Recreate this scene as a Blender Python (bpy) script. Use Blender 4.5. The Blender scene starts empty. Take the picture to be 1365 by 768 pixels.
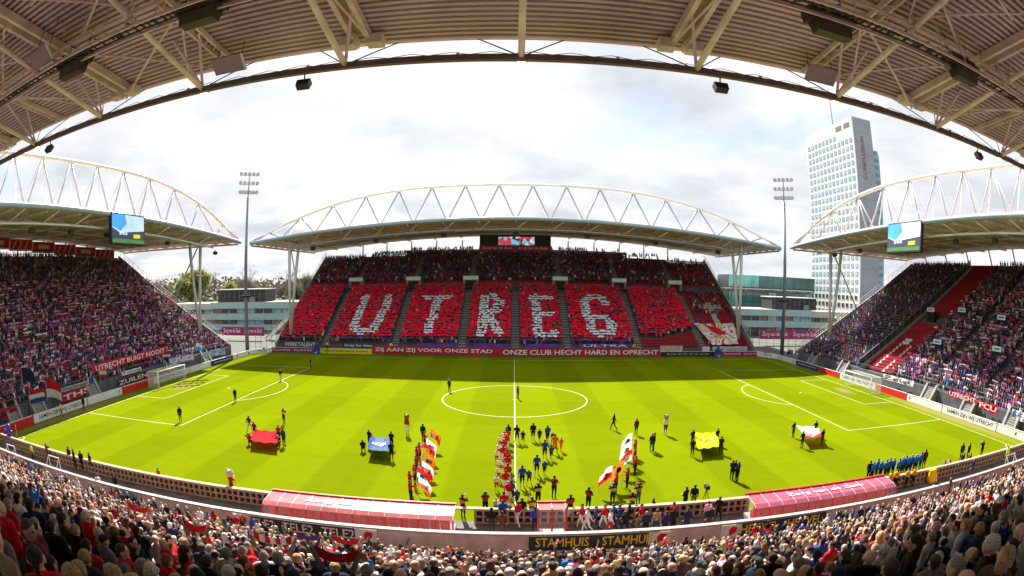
import bpy, math, random
import numpy as np
from mathutils import Vector, Matrix
random.seed(7); np.random.seed(7)
SC = bpy.context.scene
COL = SC.collection
RAD = math.radians

# ------------------------------------------------------------------ camera
# wide curved lens: angle from the axis = polynomial of the distance from the optical centre (px of a 1365 x 768 frame)
CAM = np.array([-0.2027, -66.3134, 14.7732]); YAW, PITCH, ROLL = 0.015325, -0.094001, 0.010348
K1, K2, K3, K4 = 1/743.466, 0.606118e-6, -1.374264e-9, 1.175625e-12
CX, CY = 695.478, 442.554
def _basis():
    cy, sy, cp, sp, cr, sr = math.cos(YAW), math.sin(YAW), math.cos(PITCH), math.sin(PITCH), math.cos(ROLL), math.sin(ROLL)
    f = np.array([sy*cp, cy*cp, sp]); r = np.array([cy, -sy, 0.0]); u = np.cross(r, f)
    return cr*r+sr*u, -sr*r+cr*u, f
RR, RU, RF = _basis()
cd = bpy.data.cameras.new("camera"); cam = bpy.data.objects.new("camera", cd); COL.objects.link(cam); SC.camera = cam
cd.type = 'PANO'; cd.panorama_type = 'FISHEYE_LENS_POLYNOMIAL'; cd.sensor_width = 36.0; cd.sensor_height = 36.0*768/1365
cd.sensor_fit = 'HORIZONTAL'; cd.fisheye_fov = math.pi
_s = 1365/36.0
cd.fisheye_polynomial_k0 = 0.0; cd.fisheye_polynomial_k1 = -K1*_s; cd.fisheye_polynomial_k2 = -K2*_s**2
cd.fisheye_polynomial_k3 = -K3*_s**3; cd.fisheye_polynomial_k4 = -K4*_s**4
cd.shift_x = -(CX-682.5)/1365; cd.shift_y = (CY-384)/768
cd.clip_start = 0.1; cd.clip_end = 6000
cam.matrix_world = Matrix(((RR[0], RU[0], -RF[0], CAM[0]), (RR[1], RU[1], -RF[1], CAM[1]), (RR[2], RU[2], -RF[2], CAM[2]), (0, 0, 0, 1)))

# ------------------------------------------------------------------ sky, sun, exposure
SUN_EL, SUN_AZ = RAD(44.0), RAD(-15.0)          # the sun stands behind the far stand, a little towards -x
SUND = np.array([math.sin(SUN_AZ)*math.cos(SUN_EL), math.cos(SUN_AZ)*math.cos(SUN_EL), math.sin(SUN_EL)])
wd = bpy.data.worlds.new("World"); SC.world = wd; wd.use_nodes = True
N, L = wd.node_tree.nodes, wd.node_tree.links
for n in list(N): N.remove(n)
out = N.new('ShaderNodeOutputWorld'); mixs = N.new('ShaderNodeMixShader'); b1 = N.new('ShaderNodeBackground'); b2 = N.new('ShaderNodeBackground')
sky = N.new('ShaderNodeTexSky'); sky.sky_type = 'NISHITA'; sky.sun_disc = False; sky.sun_elevation = SUN_EL; sky.sun_rotation = SUN_AZ
sky.air_density = 1.0; sky.dust_density = 1.2
L.new(sky.outputs[0], b1.inputs[0]); b1.inputs[1].default_value = 0.05
tc = N.new('ShaderNodeTexCoord'); sep = N.new('ShaderNodeSeparateXYZ'); L.new(tc.outputs['Generated'], sep.inputs[0])
ad = N.new('ShaderNodeMath'); ad.operation = 'ADD'; ad.inputs[1].default_value = 0.22
mx = N.new('ShaderNodeMath'); mx.operation = 'MAXIMUM'; mx.inputs[1].default_value = 0.0
L.new(sep.outputs[2], mx.inputs[0]); L.new(mx.outputs[0], ad.inputs[0])
dx = N.new('ShaderNodeMath'); dx.operation = 'DIVIDE'; dy = N.new('ShaderNodeMath'); dy.operation = 'DIVIDE'
L.new(sep.outputs[0], dx.inputs[0]); L.new(ad.outputs[0], dx.inputs[1]); L.new(sep.outputs[1], dy.inputs[0]); L.new(ad.outputs[0], dy.inputs[1])
cmb = N.new('ShaderNodeCombineXYZ'); L.new(dx.outputs[0], cmb.inputs[0]); L.new(dy.outputs[0], cmb.inputs[1])
def wnoise(scale, detail, off, rough=0.55):
    mp = N.new('ShaderNodeMapping'); mp.inputs['Location'].default_value = off; L.new(cmb.outputs[0], mp.inputs[0])
    n = N.new('ShaderNodeTexNoise'); n.inputs['Scale'].default_value = scale; n.inputs['Detail'].default_value = detail; n.inputs['Roughness'].default_value = rough
    L.new(mp.outputs[0], n.inputs[0]); return n
n1 = wnoise(1.1, 7, (3.1, 0.4, 0)); r1 = N.new('ShaderNodeValToRGB')
r1.color_ramp.elements[0].position = 0.32; r1.color_ramp.elements[0].color = (.15, .15, .15, 1); r1.color_ramp.elements[1].position = 0.46; r1.color_ramp.elements[1].color = (1, 1, 1, 1)
L.new(n1.outputs[0], r1.inputs[0])
n2 = wnoise(1.7, 6, (7.7, 2.2, 1)); r2 = N.new('ShaderNodeValToRGB')
r2.color_ramp.elements[0].position = 0.34; r2.color_ramp.elements[0].color = (.212, .222, .242, 1)
r2.color_ramp.elements[1].position = 0.62; r2.color_ramp.elements[1].color = (.318, .320, .326, 1)
L.new(n2.outputs[0], r2.inputs[0]); L.new(r2.outputs[0], b2.inputs[0]); b2.inputs[1].default_value = 1.0
L.new(r1.outputs[0], mixs.inputs[0]); L.new(b1.outputs[0], mixs.inputs[1]); L.new(b2.outputs[0], mixs.inputs[2]); L.new(mixs.outputs[0], out.inputs[0])
sl = bpy.data.lights.new("sun", 'SUN'); sun = bpy.data.objects.new("sun", sl); COL.objects.link(sun)
sl.energy = 4.1; sl.angle = RAD(0.5); sl.color = (1.0, 0.95, 0.86)
sun.rotation_euler = Vector(tuple(SUND)).to_track_quat('Z', 'Y').to_euler(); sun.location = (0, 0, 90)
SC.view_settings.view_transform = 'Standard'; SC.view_settings.look = 'None'; SC.view_settings.gamma = 1.0
SC.view_settings.use_curve_mapping = False; SC.view_settings.exposure = 1.78
SC.render.engine = 'CYCLES'
try:
    SC.cycles.max_bounces = 6; SC.cycles.transparent_max_bounces = 8; SC.cycles.use_denoising = True; SC.cycles.caustics_reflective = False; SC.cycles.caustics_refractive = False
except Exception: pass

# ------------------------------------------------------------------ pixel -> direction -> point on the thing it touches
def ray(u, v):
    a, b = u-CX, CY-v; r = math.hypot(a, b)+1e-12; t = K1*r+K2*r**2+K3*r**3+K4*r**4
    return math.cos(t)*RF+math.sin(t)*(a/r*RR+b/r*RU)
def at(ax, val, u, v):
    d = ray(u, v); i = 'xyz'.index(ax); return CAM+d*(val-CAM[i])/d[i]
def at_slope_y(u, v, y0, z0, s):                # plane z = z0 + s (y - y0)
    d = ray(u, v); return CAM+d*((z0+s*(CAM[1]-y0)-CAM[2])/(d[2]-s*d[1]))
def at_slope_x(u, v, x0, z0, s):                # plane z = z0 + s (|x| - x0), on the side of sign x0
    d = ray(u, v); g = 1 if x0 > 0 else -1
    return CAM+d*((z0+s*(g*CAM[0]-abs(x0))-CAM[2])/(d[2]-s*g*d[0]))
def to_px(X):
    d = np.atleast_2d(X)-CAM; a, b, c = d@RR, d@RU, d@RF; h = np.hypot(a, b)+1e-9; th = np.arctan2(h, c); r = th*743.
    for _ in range(10): r = r-(K1*r+K2*r**2+K3*r**3+K4*r**4-th)/(K1+2*K2*r+3*K3*r**2+4*K4*r**3)
    return np.stack([CX+r*a/h, CY-r*b/h], 1), th

# ------------------------------------------------------------------ materials
MATS = {}
def mat(name, col, rough=0.7, metal=0.0, var=0.12, scale=2.0, bump=0.0, spec=0.4, emit=0.0, alpha=1.0, trans=0.0, bscale=None):
    if name in MATS: return MATS[name]
    m = bpy.data.materials.new(name); m.use_nodes = True; nt = m.node_tree; P = nt.nodes['Principled BSDF']
    P.inputs['Roughness'].default_value = rough; P.inputs['Metallic'].default_value = metal; P.inputs['Specular IOR Level'].default_value = spec
    c = tuple(col)+(1.0,)
    if var > 0:
        t = nt.nodes.new('ShaderNodeTexCoord'); n = nt.nodes.new('ShaderNodeTexNoise'); n.inputs['Scale'].default_value = scale; n.inputs['Detail'].default_value = 5
        nt.links.new(t.outputs['Object'], n.inputs['Vector'])
        mr = nt.nodes.new('ShaderNodeMapRange'); mr.inputs[1].default_value = .3; mr.inputs[2].default_value = .7; mr.inputs[3].default_value = 1-var; mr.inputs[4].default_value = 1+var
        nt.links.new(n.outputs[0], mr.inputs[0])
        mm = nt.nodes.new('ShaderNodeMix'); mm.data_type = 'RGBA'; mm.blend_type = 'MULTIPLY'; mm.inputs[0].default_value = 1
        mm.inputs['A'].default_value = c; nt.links.new(mr.outputs[0], mm.inputs['B']); nt.links.new(mm.outputs['Result'], P.inputs['Base Color'])
        if bump > 0:
            bn = nt.nodes.new('ShaderNodeTexNoise'); bn.inputs['Scale'].default_value = bscale or scale*6; bn.inputs['Detail'].default_value = 4
            nt.links.new(t.outputs['Object'], bn.inputs['Vector'])
            b = nt.nodes.new('ShaderNodeBump'); b.inputs['Strength'].default_value = bump; b.inputs['Distance'].default_value = .02
            nt.links.new(bn.outputs[0], b.inputs['Height']); nt.links.new(b.outputs[0], P.inputs['Normal'])
    else: P.inputs['Base Color'].default_value = c
    if emit > 0: P.inputs['Emission Color'].default_value = c; P.inputs['Emission Strength'].default_value = emit
    if alpha < 1: P.inputs['Alpha'].default_value = alpha
    if trans > 0: P.inputs['Transmission Weight'].default_value = trans
    MATS[name] = m; return m
def mat_vcol(name, rough=.8):
    m = bpy.data.materials.new(name); m.use_nodes = True; nt = m.node_tree; P = nt.nodes['Principled BSDF']
    a = nt.nodes.new('ShaderNodeAttribute'); a.attribute_name = 'Col'; nt.links.new(a.outputs['Color'], P.inputs['Base Color'])
    P.inputs['Roughness'].default_value = rough; P.inputs['Specular IOR Level'].default_value = .2; return m
CROWD_MAT = mat_vcol('crowd_cloth')
PAL = {  # cloth, hair, skin tones
 'black': (.012, .012, .015), 'charcoal': (.04, .04, .045), 'navy': (.012, .02, .06), 'blue': (.02, .07, .30), 'bright_blue': (.02, .16, .55), 'grey': (.16, .16, .17),
 'light_grey': (.38, .38, .40), 'white': (.75, .74, .73), 'red': (.55, .010, .018), 'maroon': (.14, .008, .018), 'orange': (.75, .16, .01), 'yellow': (.78, .48, .01),
 'brown': (.09, .045, .025), 'tan': (.33, .23, .14), 'pink': (.80, .34, .48), 'olive': (.07, .075, .035), 'lime': (.45, .80, .03), 'jeans': (.03, .05, .11), 'teal': (.03, .20, .25), 'purple': (.10, .04, .20),
 'mauve': (.42, .12, .30), 'magenta': (.62, .04, .24)}
SKIN = {'fair': (.68, .40, .31), 'tanned': (.54, .30, .21), 'dark': (.13, .06, .035)}
HAIR = {'grey': (.27, .25, .23), 'white': (.60, .57, .53), 'dark brown': (.028, .017, .012), 'brown': (.085, .048, .026), 'blond': (.42, .27, .12), 'black': (.012, .010, .010), 'ginger': (.25, .09, .03)}
def cloth(k): return mat('cloth_'+k, PAL[k], rough=.85, var=.22, scale=9, bump=.35, bscale=30, spec=.2)
def skin(k): return mat('skin_'+k, SKIN[k], rough=.5, var=.08, scale=12, spec=.35)
def hair(k): return mat('hair_'+k.replace(' ', '_'), HAIR[k], rough=.6, var=.6, scale=48, bump=.8, bscale=120, spec=.35)
def striped_scarf():
    if 'scarf_striped' in MATS: return MATS['scarf_striped']
    m = mat('scarf_striped', (.6, .02, .03), rough=.9, var=0); nt = m.node_tree; P = nt.nodes['Principled BSDF']; t = nt.nodes.new('ShaderNodeTexCoord'); w_ = nt.nodes.new('ShaderNodeTexWave'); w_.inputs['Scale'].default_value = 5.0; w_.inputs['Distortion'].default_value = 1.0; r = nt.nodes.new('ShaderNodeValToRGB'); r.color_ramp.interpolation = 'CONSTANT'
    r.color_ramp.elements[0].color = (.60, .012, .02, 1); r.color_ramp.elements[1].position = .6; r.color_ramp.elements[1].color = (.75, .72, .72, 1); nt.links.new(t.outputs['Object'], w_.inputs[0]); nt.links.new(w_.outputs[0], r.inputs[0]); nt.links.new(r.outputs[0], P.inputs['Base Color']); return m

# ------------------------------------------------------------------ mesh helpers
def origin(o):
    v = Vector((0, 0, 0))
    while o is not None: v += o.location; o = o.parent
    return np.array(v)
def tag(o, label=None, cat=None, group=None, kind=None):
    if label: o['label'] = label
    if cat: o['category'] = cat
    if group: o['group'] = group
    if kind: o['kind'] = kind
    return o
ORD = ['first', 'second', 'third', 'fourth', 'fifth', 'sixth', 'seventh', 'eighth', 'ninth', 'tenth', 'eleventh', 'twelfth', 'thirteenth', 'fourteenth', 'fifteenth', 'sixteenth', 'seventeenth']
def empty(name, loc, label=None, cat=None, group=None, kind=None, parent=None):
    o = bpy.data.objects.new(name, None); COL.objects.link(o); o.empty_display_size = .2
    if parent is not None: o.parent = parent; o.location = np.array(loc, float)-origin(parent)
    else: o.location = loc
    return tag(o, label, cat, group, kind)
def new_mesh(name, V, F, smooth=False):
    me = bpy.data.meshes.new(name); me.from_pydata([tuple(v) for v in V], [], [tuple(f) for f in F]); me.update()
    if smooth: me.polygons.foreach_set('use_smooth', [True]*len(me.polygons))
    return me
def fast_mesh(name, V, F, col=None, fcol=None, smooth=False):
    """V (n,3), F (m,3|4) numpy; col per-vertex colour (n,3)"""
    me = bpy.data.meshes.new(name); V = np.asarray(V, np.float32); F = np.asarray(F, np.int32); k = F.shape[1]
    me.vertices.add(len(V)); me.vertices.foreach_set('co', V.ravel()); me.loops.add(F.size); me.loops.foreach_set('vertex_index', F.ravel())
    me.polygons.add(len(F)); me.polygons.foreach_set('loop_start', np.arange(0, F.size, k, dtype=np.int32))
    me.polygons.foreach_set('use_smooth', np.full(len(F), smooth))
    me.update(calc_edges=True)
    if col is not None:
        a = me.color_attributes.new('Col', 'FLOAT_COLOR', 'POINT'); c = np.ones((len(V), 4), np.float32); c[:, :3] = col; a.data.foreach_set('color', c.ravel())
    me.validate(); return me
def link(name, me, m=None, parent=None, loc=None):
    o = bpy.data.objects.new(name, me); COL.objects.link(o)
    if m is not None and not me.materials: me.materials.append(m)
    if parent is not None: o.parent = parent
    if loc is not None: o.location = loc
    return o
class MB:
    def __init__(s): s.V = []; s.F = []
    def add(s, V, F): k = len(s.V); s.V += [tuple(map(float, v)) for v in V]; s.F += [tuple(i+k for i in f) for f in F]; return s
    def box(s, c, size, ax=None):
        c = np.array(c, float); h = np.array(size, float)/2; A = np.eye(3) if ax is None else np.array(ax, float)
        V = [c+A[0]*h[0]*i+A[1]*h[1]*j+A[2]*h[2]*k for k in (-1, 1) for j in (-1, 1) for i in (-1, 1)]
        return s.add(V, [(0, 2, 3, 1), (4, 5, 7, 6), (0, 1, 5, 4), (2, 6, 7, 3), (0, 4, 6, 2), (1, 3, 7, 5)])
    def bar(s, p, q, w, h, up=(0, 0, 1)):
        p, q = np.array(p, float), np.array(q, float); d = q-p; l = np.linalg.norm(d); d /= l; u = np.array(up, float); u = u-d*(u@d); u /= np.linalg.norm(u)
        return s.box((p+q)/2, (l, w, h), [d, np.cross(u, d), u])
    def tube(s, p, q, r, r2=None, n=8):
        p, q = np.array(p, float), np.array(q, float); d = q-p; d = d/np.linalg.norm(d); u = np.array((0, 0, 1.)) if abs(d[2]) < .9 else np.array((1., 0, 0))
        a = np.cross(d, u); a /= np.linalg.norm(a); b = np.cross(d, a); r2 = r if r2 is None else r2
        V = [p+(a*math.cos(2*math.pi*i/n)+b*math.sin(2*math.pi*i/n))*r for i in range(n)]+[q+(a*math.cos(2*math.pi*i/n)+b*math.sin(2*math.pi*i/n))*r2 for i in range(n)]
        return s.add(V, [(i, i+n, (i+1) % n+n, (i+1) % n) for i in range(n)]+[tuple(range(n)), tuple(range(2*n-1, n-1, -1))])
    def path(s, pts, r, n=8):
        for a, b in zip(pts[:-1], pts[1:]): s.tube(a, b, r, n=n)
        return s
    def sweep(s, pts, r, n=8):
        pts = [np.array(p, float) for p in pts]; rings = []
        for i, p in enumerate(pts):
            d = pts[min(i+1, len(pts)-1)]-pts[max(i-1, 0)]; d /= np.linalg.norm(d); u = np.array((0, 0, 1.)) if abs(d[2]) < .9 else np.array((1., 0, 0)); a = np.cross(d, u); a /= np.linalg.norm(a); b = np.cross(a, d)
            rings.append([p+(a*math.cos(2*math.pi*k/n)+b*math.sin(2*math.pi*k/n))*r for k in range(n)])
        return s.loft(rings)
    def loft(s, rings, closed=True, caps=True):
        n = len(rings[0]); V = [p for r in rings for p in r]; F = []
        for i in range(len(rings)-1):
            for j in range(n if closed else n-1): F.append((i*n+j, i*n+(j+1) % n, (i+1)*n+(j+1) % n, (i+1)*n+j))
        if caps and closed: F += [tuple(range(n-1, -1, -1)), tuple((len(rings)-1)*n+j for j in range(n))]
        return s.add(V, F)
    def prism(s, poly, vec):
        n = len(poly); poly = [np.array(p, float) for p in poly]; vec = np.array(vec, float)
        return s.add(poly+[p+vec for p in poly], [tuple(range(n-1, -1, -1)), tuple(range(n, 2*n))]+[(i, (i+1) % n, (i+1) % n+n, i+n) for i in range(n)])
    def quad(s, a, b, c, d): return s.add([a, b, c, d], [(0, 1, 2, 3)])
    def build(s, name, m, parent=None, smooth=False):
        """vertices are world points; the object sits at its parent's base"""
        V = np.array(s.V)
        if parent is not None: V = V-origin(parent)
        me = new_mesh(name, V, s.F, smooth); return link(name, me, m, parent)
    def top(s, name, m, base=None, smooth=False, **k):
        """a thing that is one mesh: its origin is put at its base"""
        V = np.array(s.V); b = np.array(base if base is not None else ((V[:, 0].min()+V[:, 0].max())/2, (V[:, 1].min()+V[:, 1].max())/2, V[:, 2].min()))
        return tag(link(name, new_mesh(name, V-b, s.F, smooth), m, None, b), **k)
TXT = {}
STRINGS = ['Zorg van de Zaak', 'TELE2', 'STAMHUIS', 'HEUVEL', 'SAMEN ZIJN WIJ UTRECHT', '*', 'www.samenwijutrecht.nl', 'o', 'WIJ', 'sportdirect.com', 'OOOO', 'ZIJ AAN ZIJ VOOR ONZE STAD', 'ONZE CLUB HECHT HARD EN OPRECHT', 'WERKTALENT', 'Only for Men', 'ULTRA', 'www.fcutrecht.nl',
           'UTRECHT BUIGT NOOIT', 'KO', 'THS', 'ZUILEN', 'Tolsteeg', 'UVO', 'Ondiep', 'Zeist', 'UTRECHT', 'FCU', 'Fi', 'CONCLUSION', 'POLYPIN', 'TOTO']
def make_texts():
    T = []
    for s_ in STRINGS:
        c = bpy.data.curves.new('t', 'FONT'); c.body = s_; c.resolution_u = 2; c.offset = .012; t = bpy.data.objects.new('t', c); COL.objects.link(t); T.append((s_, t, c))
    bpy.context.view_layer.update(); dg = bpy.context.evaluated_depsgraph_get()
    for s_, t, c in T:
        me = bpy.data.meshes.new_from_object(t.evaluated_get(dg)); V = np.empty(len(me.vertices)*3); me.vertices.foreach_get('co', V); TXT[s_] = (V.reshape(-1, 3), [tuple(p.vertices) for p in me.polygons]); bpy.data.meshes.remove(me)
    for s_, t, c in T: bpy.data.objects.remove(t); bpy.data.curves.remove(c)
make_texts()
def lettering(string, m, o, rx, ru, w, h, parent, name='lettering', lift=.012, bold=True, keep=True):
    """flat letters centred at o, on the plane spanned by rx, ru, fitted into w x h"""
    V, F = TXT[string]; lo, hi = V.min(0), V.max(0); rx, ru = np.array(rx, float), np.array(ru, float); n = np.cross(rx, ru)
    sx, sy = w/(hi[0]-lo[0]), h/(hi[1]-lo[1])
    W = np.array(o)+((V[:, :1]-(lo[0]+hi[0])/2)*sx)*rx+((V[:, 1:2]-(lo[1]+hi[1])/2)*sy)*ru+n*lift
    b = MB(); b.V = [tuple(v) for v in W]; b.F = F
    return b.build(name, m, parent)
M = lambda *a, **k: mat(*a, **k)
white_paint = M('white_paint', (.78, .78, .78), rough=.45, var=.06, scale=1.2)
steel_white = M('steel_white', (.74, .74, .73), rough=.4, var=.1, scale=.8)
steel_blue = M('steel_blue_grey', (.33, .40, .48), rough=.4, var=.1, scale=.8)
steel_tan = M('steel_tan', (.80, .61, .54), rough=.5, var=.22, scale=.7)
steel_pink = M('steel_pinkish', (.78, .54, .54), rough=.5, var=.12, scale=1.1)
steel_brown = M('steel_brown', (.16, .10, .09), rough=.55, var=.15, scale=1.5)
steel_lilac = M('steel_lilac', (.45, .42, .52), rough=.4, var=.08)
dark_metal = M('dark_metal', (.025, .022, .024), rough=.5, var=.2, scale=4)
grey_metal = M('grey_metal', (.22, .22, .23), rough=.5, var=.15)
concrete = M('concrete', (.27, .26, .25), rough=.9, var=.2, scale=.9, bump=.3)
dark_concrete = M('dark_concrete', (.10, .10, .105), rough=.9, var=.25, scale=.8, bump=.3)
red_plastic = M('red_plastic', (.50, .012, .018), rough=.45, var=.12, scale=2)
seat_red = M('seat_red', (.36, .022, .03), rough=.55, var=.2, scale=1.5)

# ================================================================== the ground and the pitch
g = MB(); g.quad((-3000, -2500, -.06), (3000, -2500, -.06), (3000, 3500, -.06), (-3000, 3500, -.06))
tag(g.build('ground', M('ground_asphalt', (.09, .095, .085), rough=.95, var=.3, scale=.05)), kind='structure')
def grass_mat():
    m = bpy.data.materials.new('pitch_grass'); m.use_nodes = True; nt = m.node_tree; P = nt.nodes['Principled BSDF']; Nn = nt.nodes.new; Lk = nt.links.new
    P.inputs['Roughness'].default_value = .95; P.inputs['Specular IOR Level'].default_value = 0.0
    t = Nn('ShaderNodeTexCoord'); sp = Nn('ShaderNodeSeparateXYZ'); Lk(t.outputs['Object'], sp.inputs[0])
    def band(sock, w, off=0.0):
        a = Nn('ShaderNodeMath'); a.operation = 'MULTIPLY_ADD'; a.inputs[1].default_value = math.pi/w; a.inputs[2].default_value = off; Lk(sock, a.inputs[0])
        s = Nn('ShaderNodeMath'); s.operation = 'SINE'; Lk(a.outputs[0], s.inputs[0])
        k = Nn('ShaderNodeMath'); k.operation = 'MULTIPLY'; k.inputs[1].default_value = 7; k.use_clamp = False; Lk(s.outputs[0], k.inputs[0])
        c = Nn('ShaderNodeClamp'); c.inputs[1].default_value = -1; c.inputs[2].default_value = 1; Lk(k.outputs[0], c.inputs[0]); return c.outputs[0]
    bx = band(sp.outputs[0], 5.25); by = band(sp.outputs[1], 11.3, .4)
    w1 = Nn('ShaderNodeMath'); w1.operation = 'MULTIPLY_ADD'; w1.inputs[1].default_value = .07; w1.inputs[2].default_value = 1.0; Lk(bx, w1.inputs[0])
    w2 = Nn('ShaderNodeMath'); w2.operation = 'MULTIPLY_ADD'; w2.inputs[1].default_value = .03; Lk(by, w2.inputs[0]); Lk(w1.outputs[0], w2.inputs[2])
    n = Nn('ShaderNodeTexNoise'); n.inputs['Scale'].default_value = .5; n.inputs['Detail'].default_value = 10; n.inputs['Roughness'].default_value = .78; Lk(t.outputs['Object'], n.inputs[0])
    w3 = Nn('ShaderNodeMath'); w3.operation = 'MULTIPLY_ADD'; w3.inputs[1].default_value = .42; w3.inputs[2].default_value = .79; Lk(n.outputs[0], w3.inputs[0])
    w4 = Nn('ShaderNodeMath'); w4.operation = 'MULTIPLY'; Lk(w2.outputs[0], w4.inputs[0]); Lk(w3.outputs[0], w4.inputs[1])
    # worn soil in the goal mouths and outside the goal lines
    def soil(x, y, rx, ry):
        a = Nn('ShaderNodeVectorMath'); a.operation = 'SUBTRACT'; a.inputs[1].default_value = (x, y, 0); Lk(t.outputs['Object'], a.inputs[0])
        b = Nn('ShaderNodeVectorMath'); b.operation = 'MULTIPLY'; b.inputs[1].default_value = (1/rx, 1/ry, 0); Lk(a.outputs[0], b.inputs[0])
        l = Nn('ShaderNodeVectorMath'); l.operation = 'LENGTH'; Lk(b.outputs[0], l.inputs[0])
        q = Nn('ShaderNodeMath'); q.operation = 'MULTIPLY_ADD'; q.inputs[1].default_value = 1.4; Lk(n.outputs[0], q.inputs[0]); Lk(l.outputs['Value'], q.inputs[2])
        r = Nn('ShaderNodeMapRange'); r.inputs[1].default_value = 1.75; r.inputs[2].default_value = 1.1; r.inputs[3].default_value = 0; r.inputs[4].default_value = .75; Lk(q.outputs[0], r.inputs[0]); return r.outputs[0]
    s = [soil(-49.6, 0, 1.5, 4.2), soil(49.9, 0, 1.2, 3.2), soil(-54.4, -22, 1.3, 18), soil(54.6, -20, 1.2, 16)]
    acc = s[0]
    for k in s[1:]:
        m_ = Nn('ShaderNodeMath'); m_.operation = 'MAXIMUM'; Lk(acc, m_.inputs[0]); Lk(k, m_.inputs[1]); acc = m_.outputs[0]
    mm = Nn('ShaderNodeMix'); mm.data_type = 'RGBA'; mm.blend_type = 'MULTIPLY'; mm.inputs[0].default_value = 1; mm.inputs['A'].default_value = (.128, .166, .002, 1); Lk(w4.outputs[0], mm.inputs['B'])
    m2 = Nn('ShaderNodeMix'); m2.data_type = 'RGBA'; Lk(acc, m2.inputs[0]); Lk(mm.outputs['Result'], m2.inputs['A']); m2.inputs['B'].default_value = (.24, .18, .08, 1)
    Lk(m2.outputs['Result'], P.inputs['Base Color'])
    f = Nn('ShaderNodeTexNoise'); f.inputs['Scale'].default_value = 26; f.inputs['Detail'].default_value = 4; Lk(t.outputs['Object'], f.inputs[0])
    b = Nn('ShaderNodeBump'); b.inputs['Strength'].default_value = .35; b.inputs['Distance'].default_value = .03; Lk(f.outputs[0], b.inputs['Height']); Lk(b.outputs[0], P.inputs['Normal'])
    return m
p = MB(); p.quad((-57.5, -36.2, 0), (57.5, -36.2, 0), (57.5, 39.5, 0), (-57.5, 39.5, 0))
pitch = tag(p.build('pitch', grass_mat()), kind='structure')
line_m = M('line_paint', (.46, .50, .32), rough=.8, var=.12, scale=4)
def line(x0, y0, x1, y1, w=.11):
    b = MB(); b.bar((x0, y0, .004), (x1, y1, .004), w, .004); return b.build('line_marking', line_m, pitch)
for y in (-34, 34): line(-52.56, y, 52.56, y)
for x in (-52.5, 52.5): line(x, -33.93, x, 33.93)
line(0, -33.93, 0, 33.93)
for s in (-1, 1):
    line(s*36, -20.16, s*36, 20.16); line(s*47, -9.16, s*47, 9.16)
    for t in (-1, 1): line(s*36.07, t*20.16, s*52.43, t*20.16); line(s*47.07, t*9.16, s*52.43, t*9.16)
def arc(cx, cy, r, a0, a1, n=48, w=.13):
    V, F = [], []
    for i in range(n+1):
        a = a0+(a1-a0)*i/n
        for rr in (r-w/2, r+w/2): V.append((cx+rr*math.cos(a), cy+rr*math.sin(a), .006))
    for i in range(n): F.append((2*i, 2*i+1, 2*i+3, 2*i+2))
    return MB().add(V, F).build('circle_marking', line_m, pitch)
arc(0, 0, 9.15, 0, 2*math.pi, 96)
a_ = math.acos(5.5/9.15)
arc(-41.5, 0, 9.15, -a_, a_); arc(41.5, 0, 9.15, math.pi-a_, math.pi+a_)
for x in (-41.5, 0, 41.5): arc(x, 0, .1, 0, 2*math.pi, 16, .2)
for sx in (-1, 1):
    for sy in (-1, 1):
        a0 = {(-1, -1): 0, (1, -1): math.pi/2, (1, 1): math.pi, (-1, 1): 1.5*math.pi}[sx, sy]; arc(sx*52.5, sy*34, 1.0, a0, a0+math.pi/2, 12)
# paved strip between the perimeter wall and the near stand, and round the other sides
w = MB(); w.quad((-58, -40.05, -.004), (58, -40.05, -.004), (58, -36.2, -.004), (-58, -36.2, -.004))
tag(w.build('walkway', M('grey_paving', (.13, .125, .12), rough=.9, var=.3, scale=1.2, bump=.3)), kind='structure')
w = MB(); w.quad((-62, 39.5, -.004), (62, 39.5, -.004), (62, 43, -.004), (-62, 43, -.004)); w.quad((-62, -36.2, -.008), (-57.5, -36.2, -.008), (-57.5, 39.5, -.008), (-62, 39.5, -.008)); w.quad((57.5, -36.2, -.008), (62, -36.2, -.008), (62, 39.5, -.008), (57.5, 39.5, -.008))
tag(w.build('pavement', M('dark_paving', (.075, .075, .078), rough=.9, var=.3, scale=1.0)), kind='structure')

# ---- goals
def goal(side):
    x = side*52.5
    g = empty('goal', (x, 0, 0), 'white goal with net before the %s' % ('scarf-waving home end' if side < 0 else 'stand with the empty red block'), 'goal', 'goals on the goal lines')
    for y in (-3.72, 3.72): MB().tube((x, y, 0), (x, y, 2.5), .06, n=10).build('post', white_paint, g, True)
    MB().tube((x, -3.78, 2.5), (x, 3.78, 2.5), .06, n=10).build('crossbar', white_paint, g, True)
    b = MB()
    for y in (-3.72, 3.72): b.tube((x, y, 2.5), (x+side*2.2, y, 2.45), .035, n=6); b.tube((x+side*2.2, y, 2.45), (x+side*2.2, y, 0), .035, n=6)
    b.tube((x+side*2.2, -3.72, 2.45), (x+side*2.2, 3.72, 2.45), .03, n=6); b.build('net_support', white_paint, g)
    b = MB(); nm = M('net_cord', (.62, .60, .55), var=0)
    for i in range(38):
        y = -3.7+i*.2; b.bar((x+side*2.2, y, .02), (x+side*2.2, y, 2.43), .022, .012, up=(1, 0, 0)); b.bar((x+side*.08, y, 2.46), (x+side*2.18, y, 2.43), .022, .012)
    for k in range(12): z = .1+k*.2; b.bar((x+side*2.205, -3.7, z), (x+side*2.205, 3.7, z), .012, .022)
    for k in range(11):
        for y in (-3.71, 3.71): b.bar((x+side*(.1+k*.2), y, .02), (x+side*(.1+k*.2), y, 2.43), .022, .012, up=(1, 0, 0)); b.bar((x+side*.08, y, .1+k*.22), (x+side*2.18, y, .1+k*.22), .012, .022)
    b.build('net', nm, g)
goal(-1); goal(1)
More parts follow.
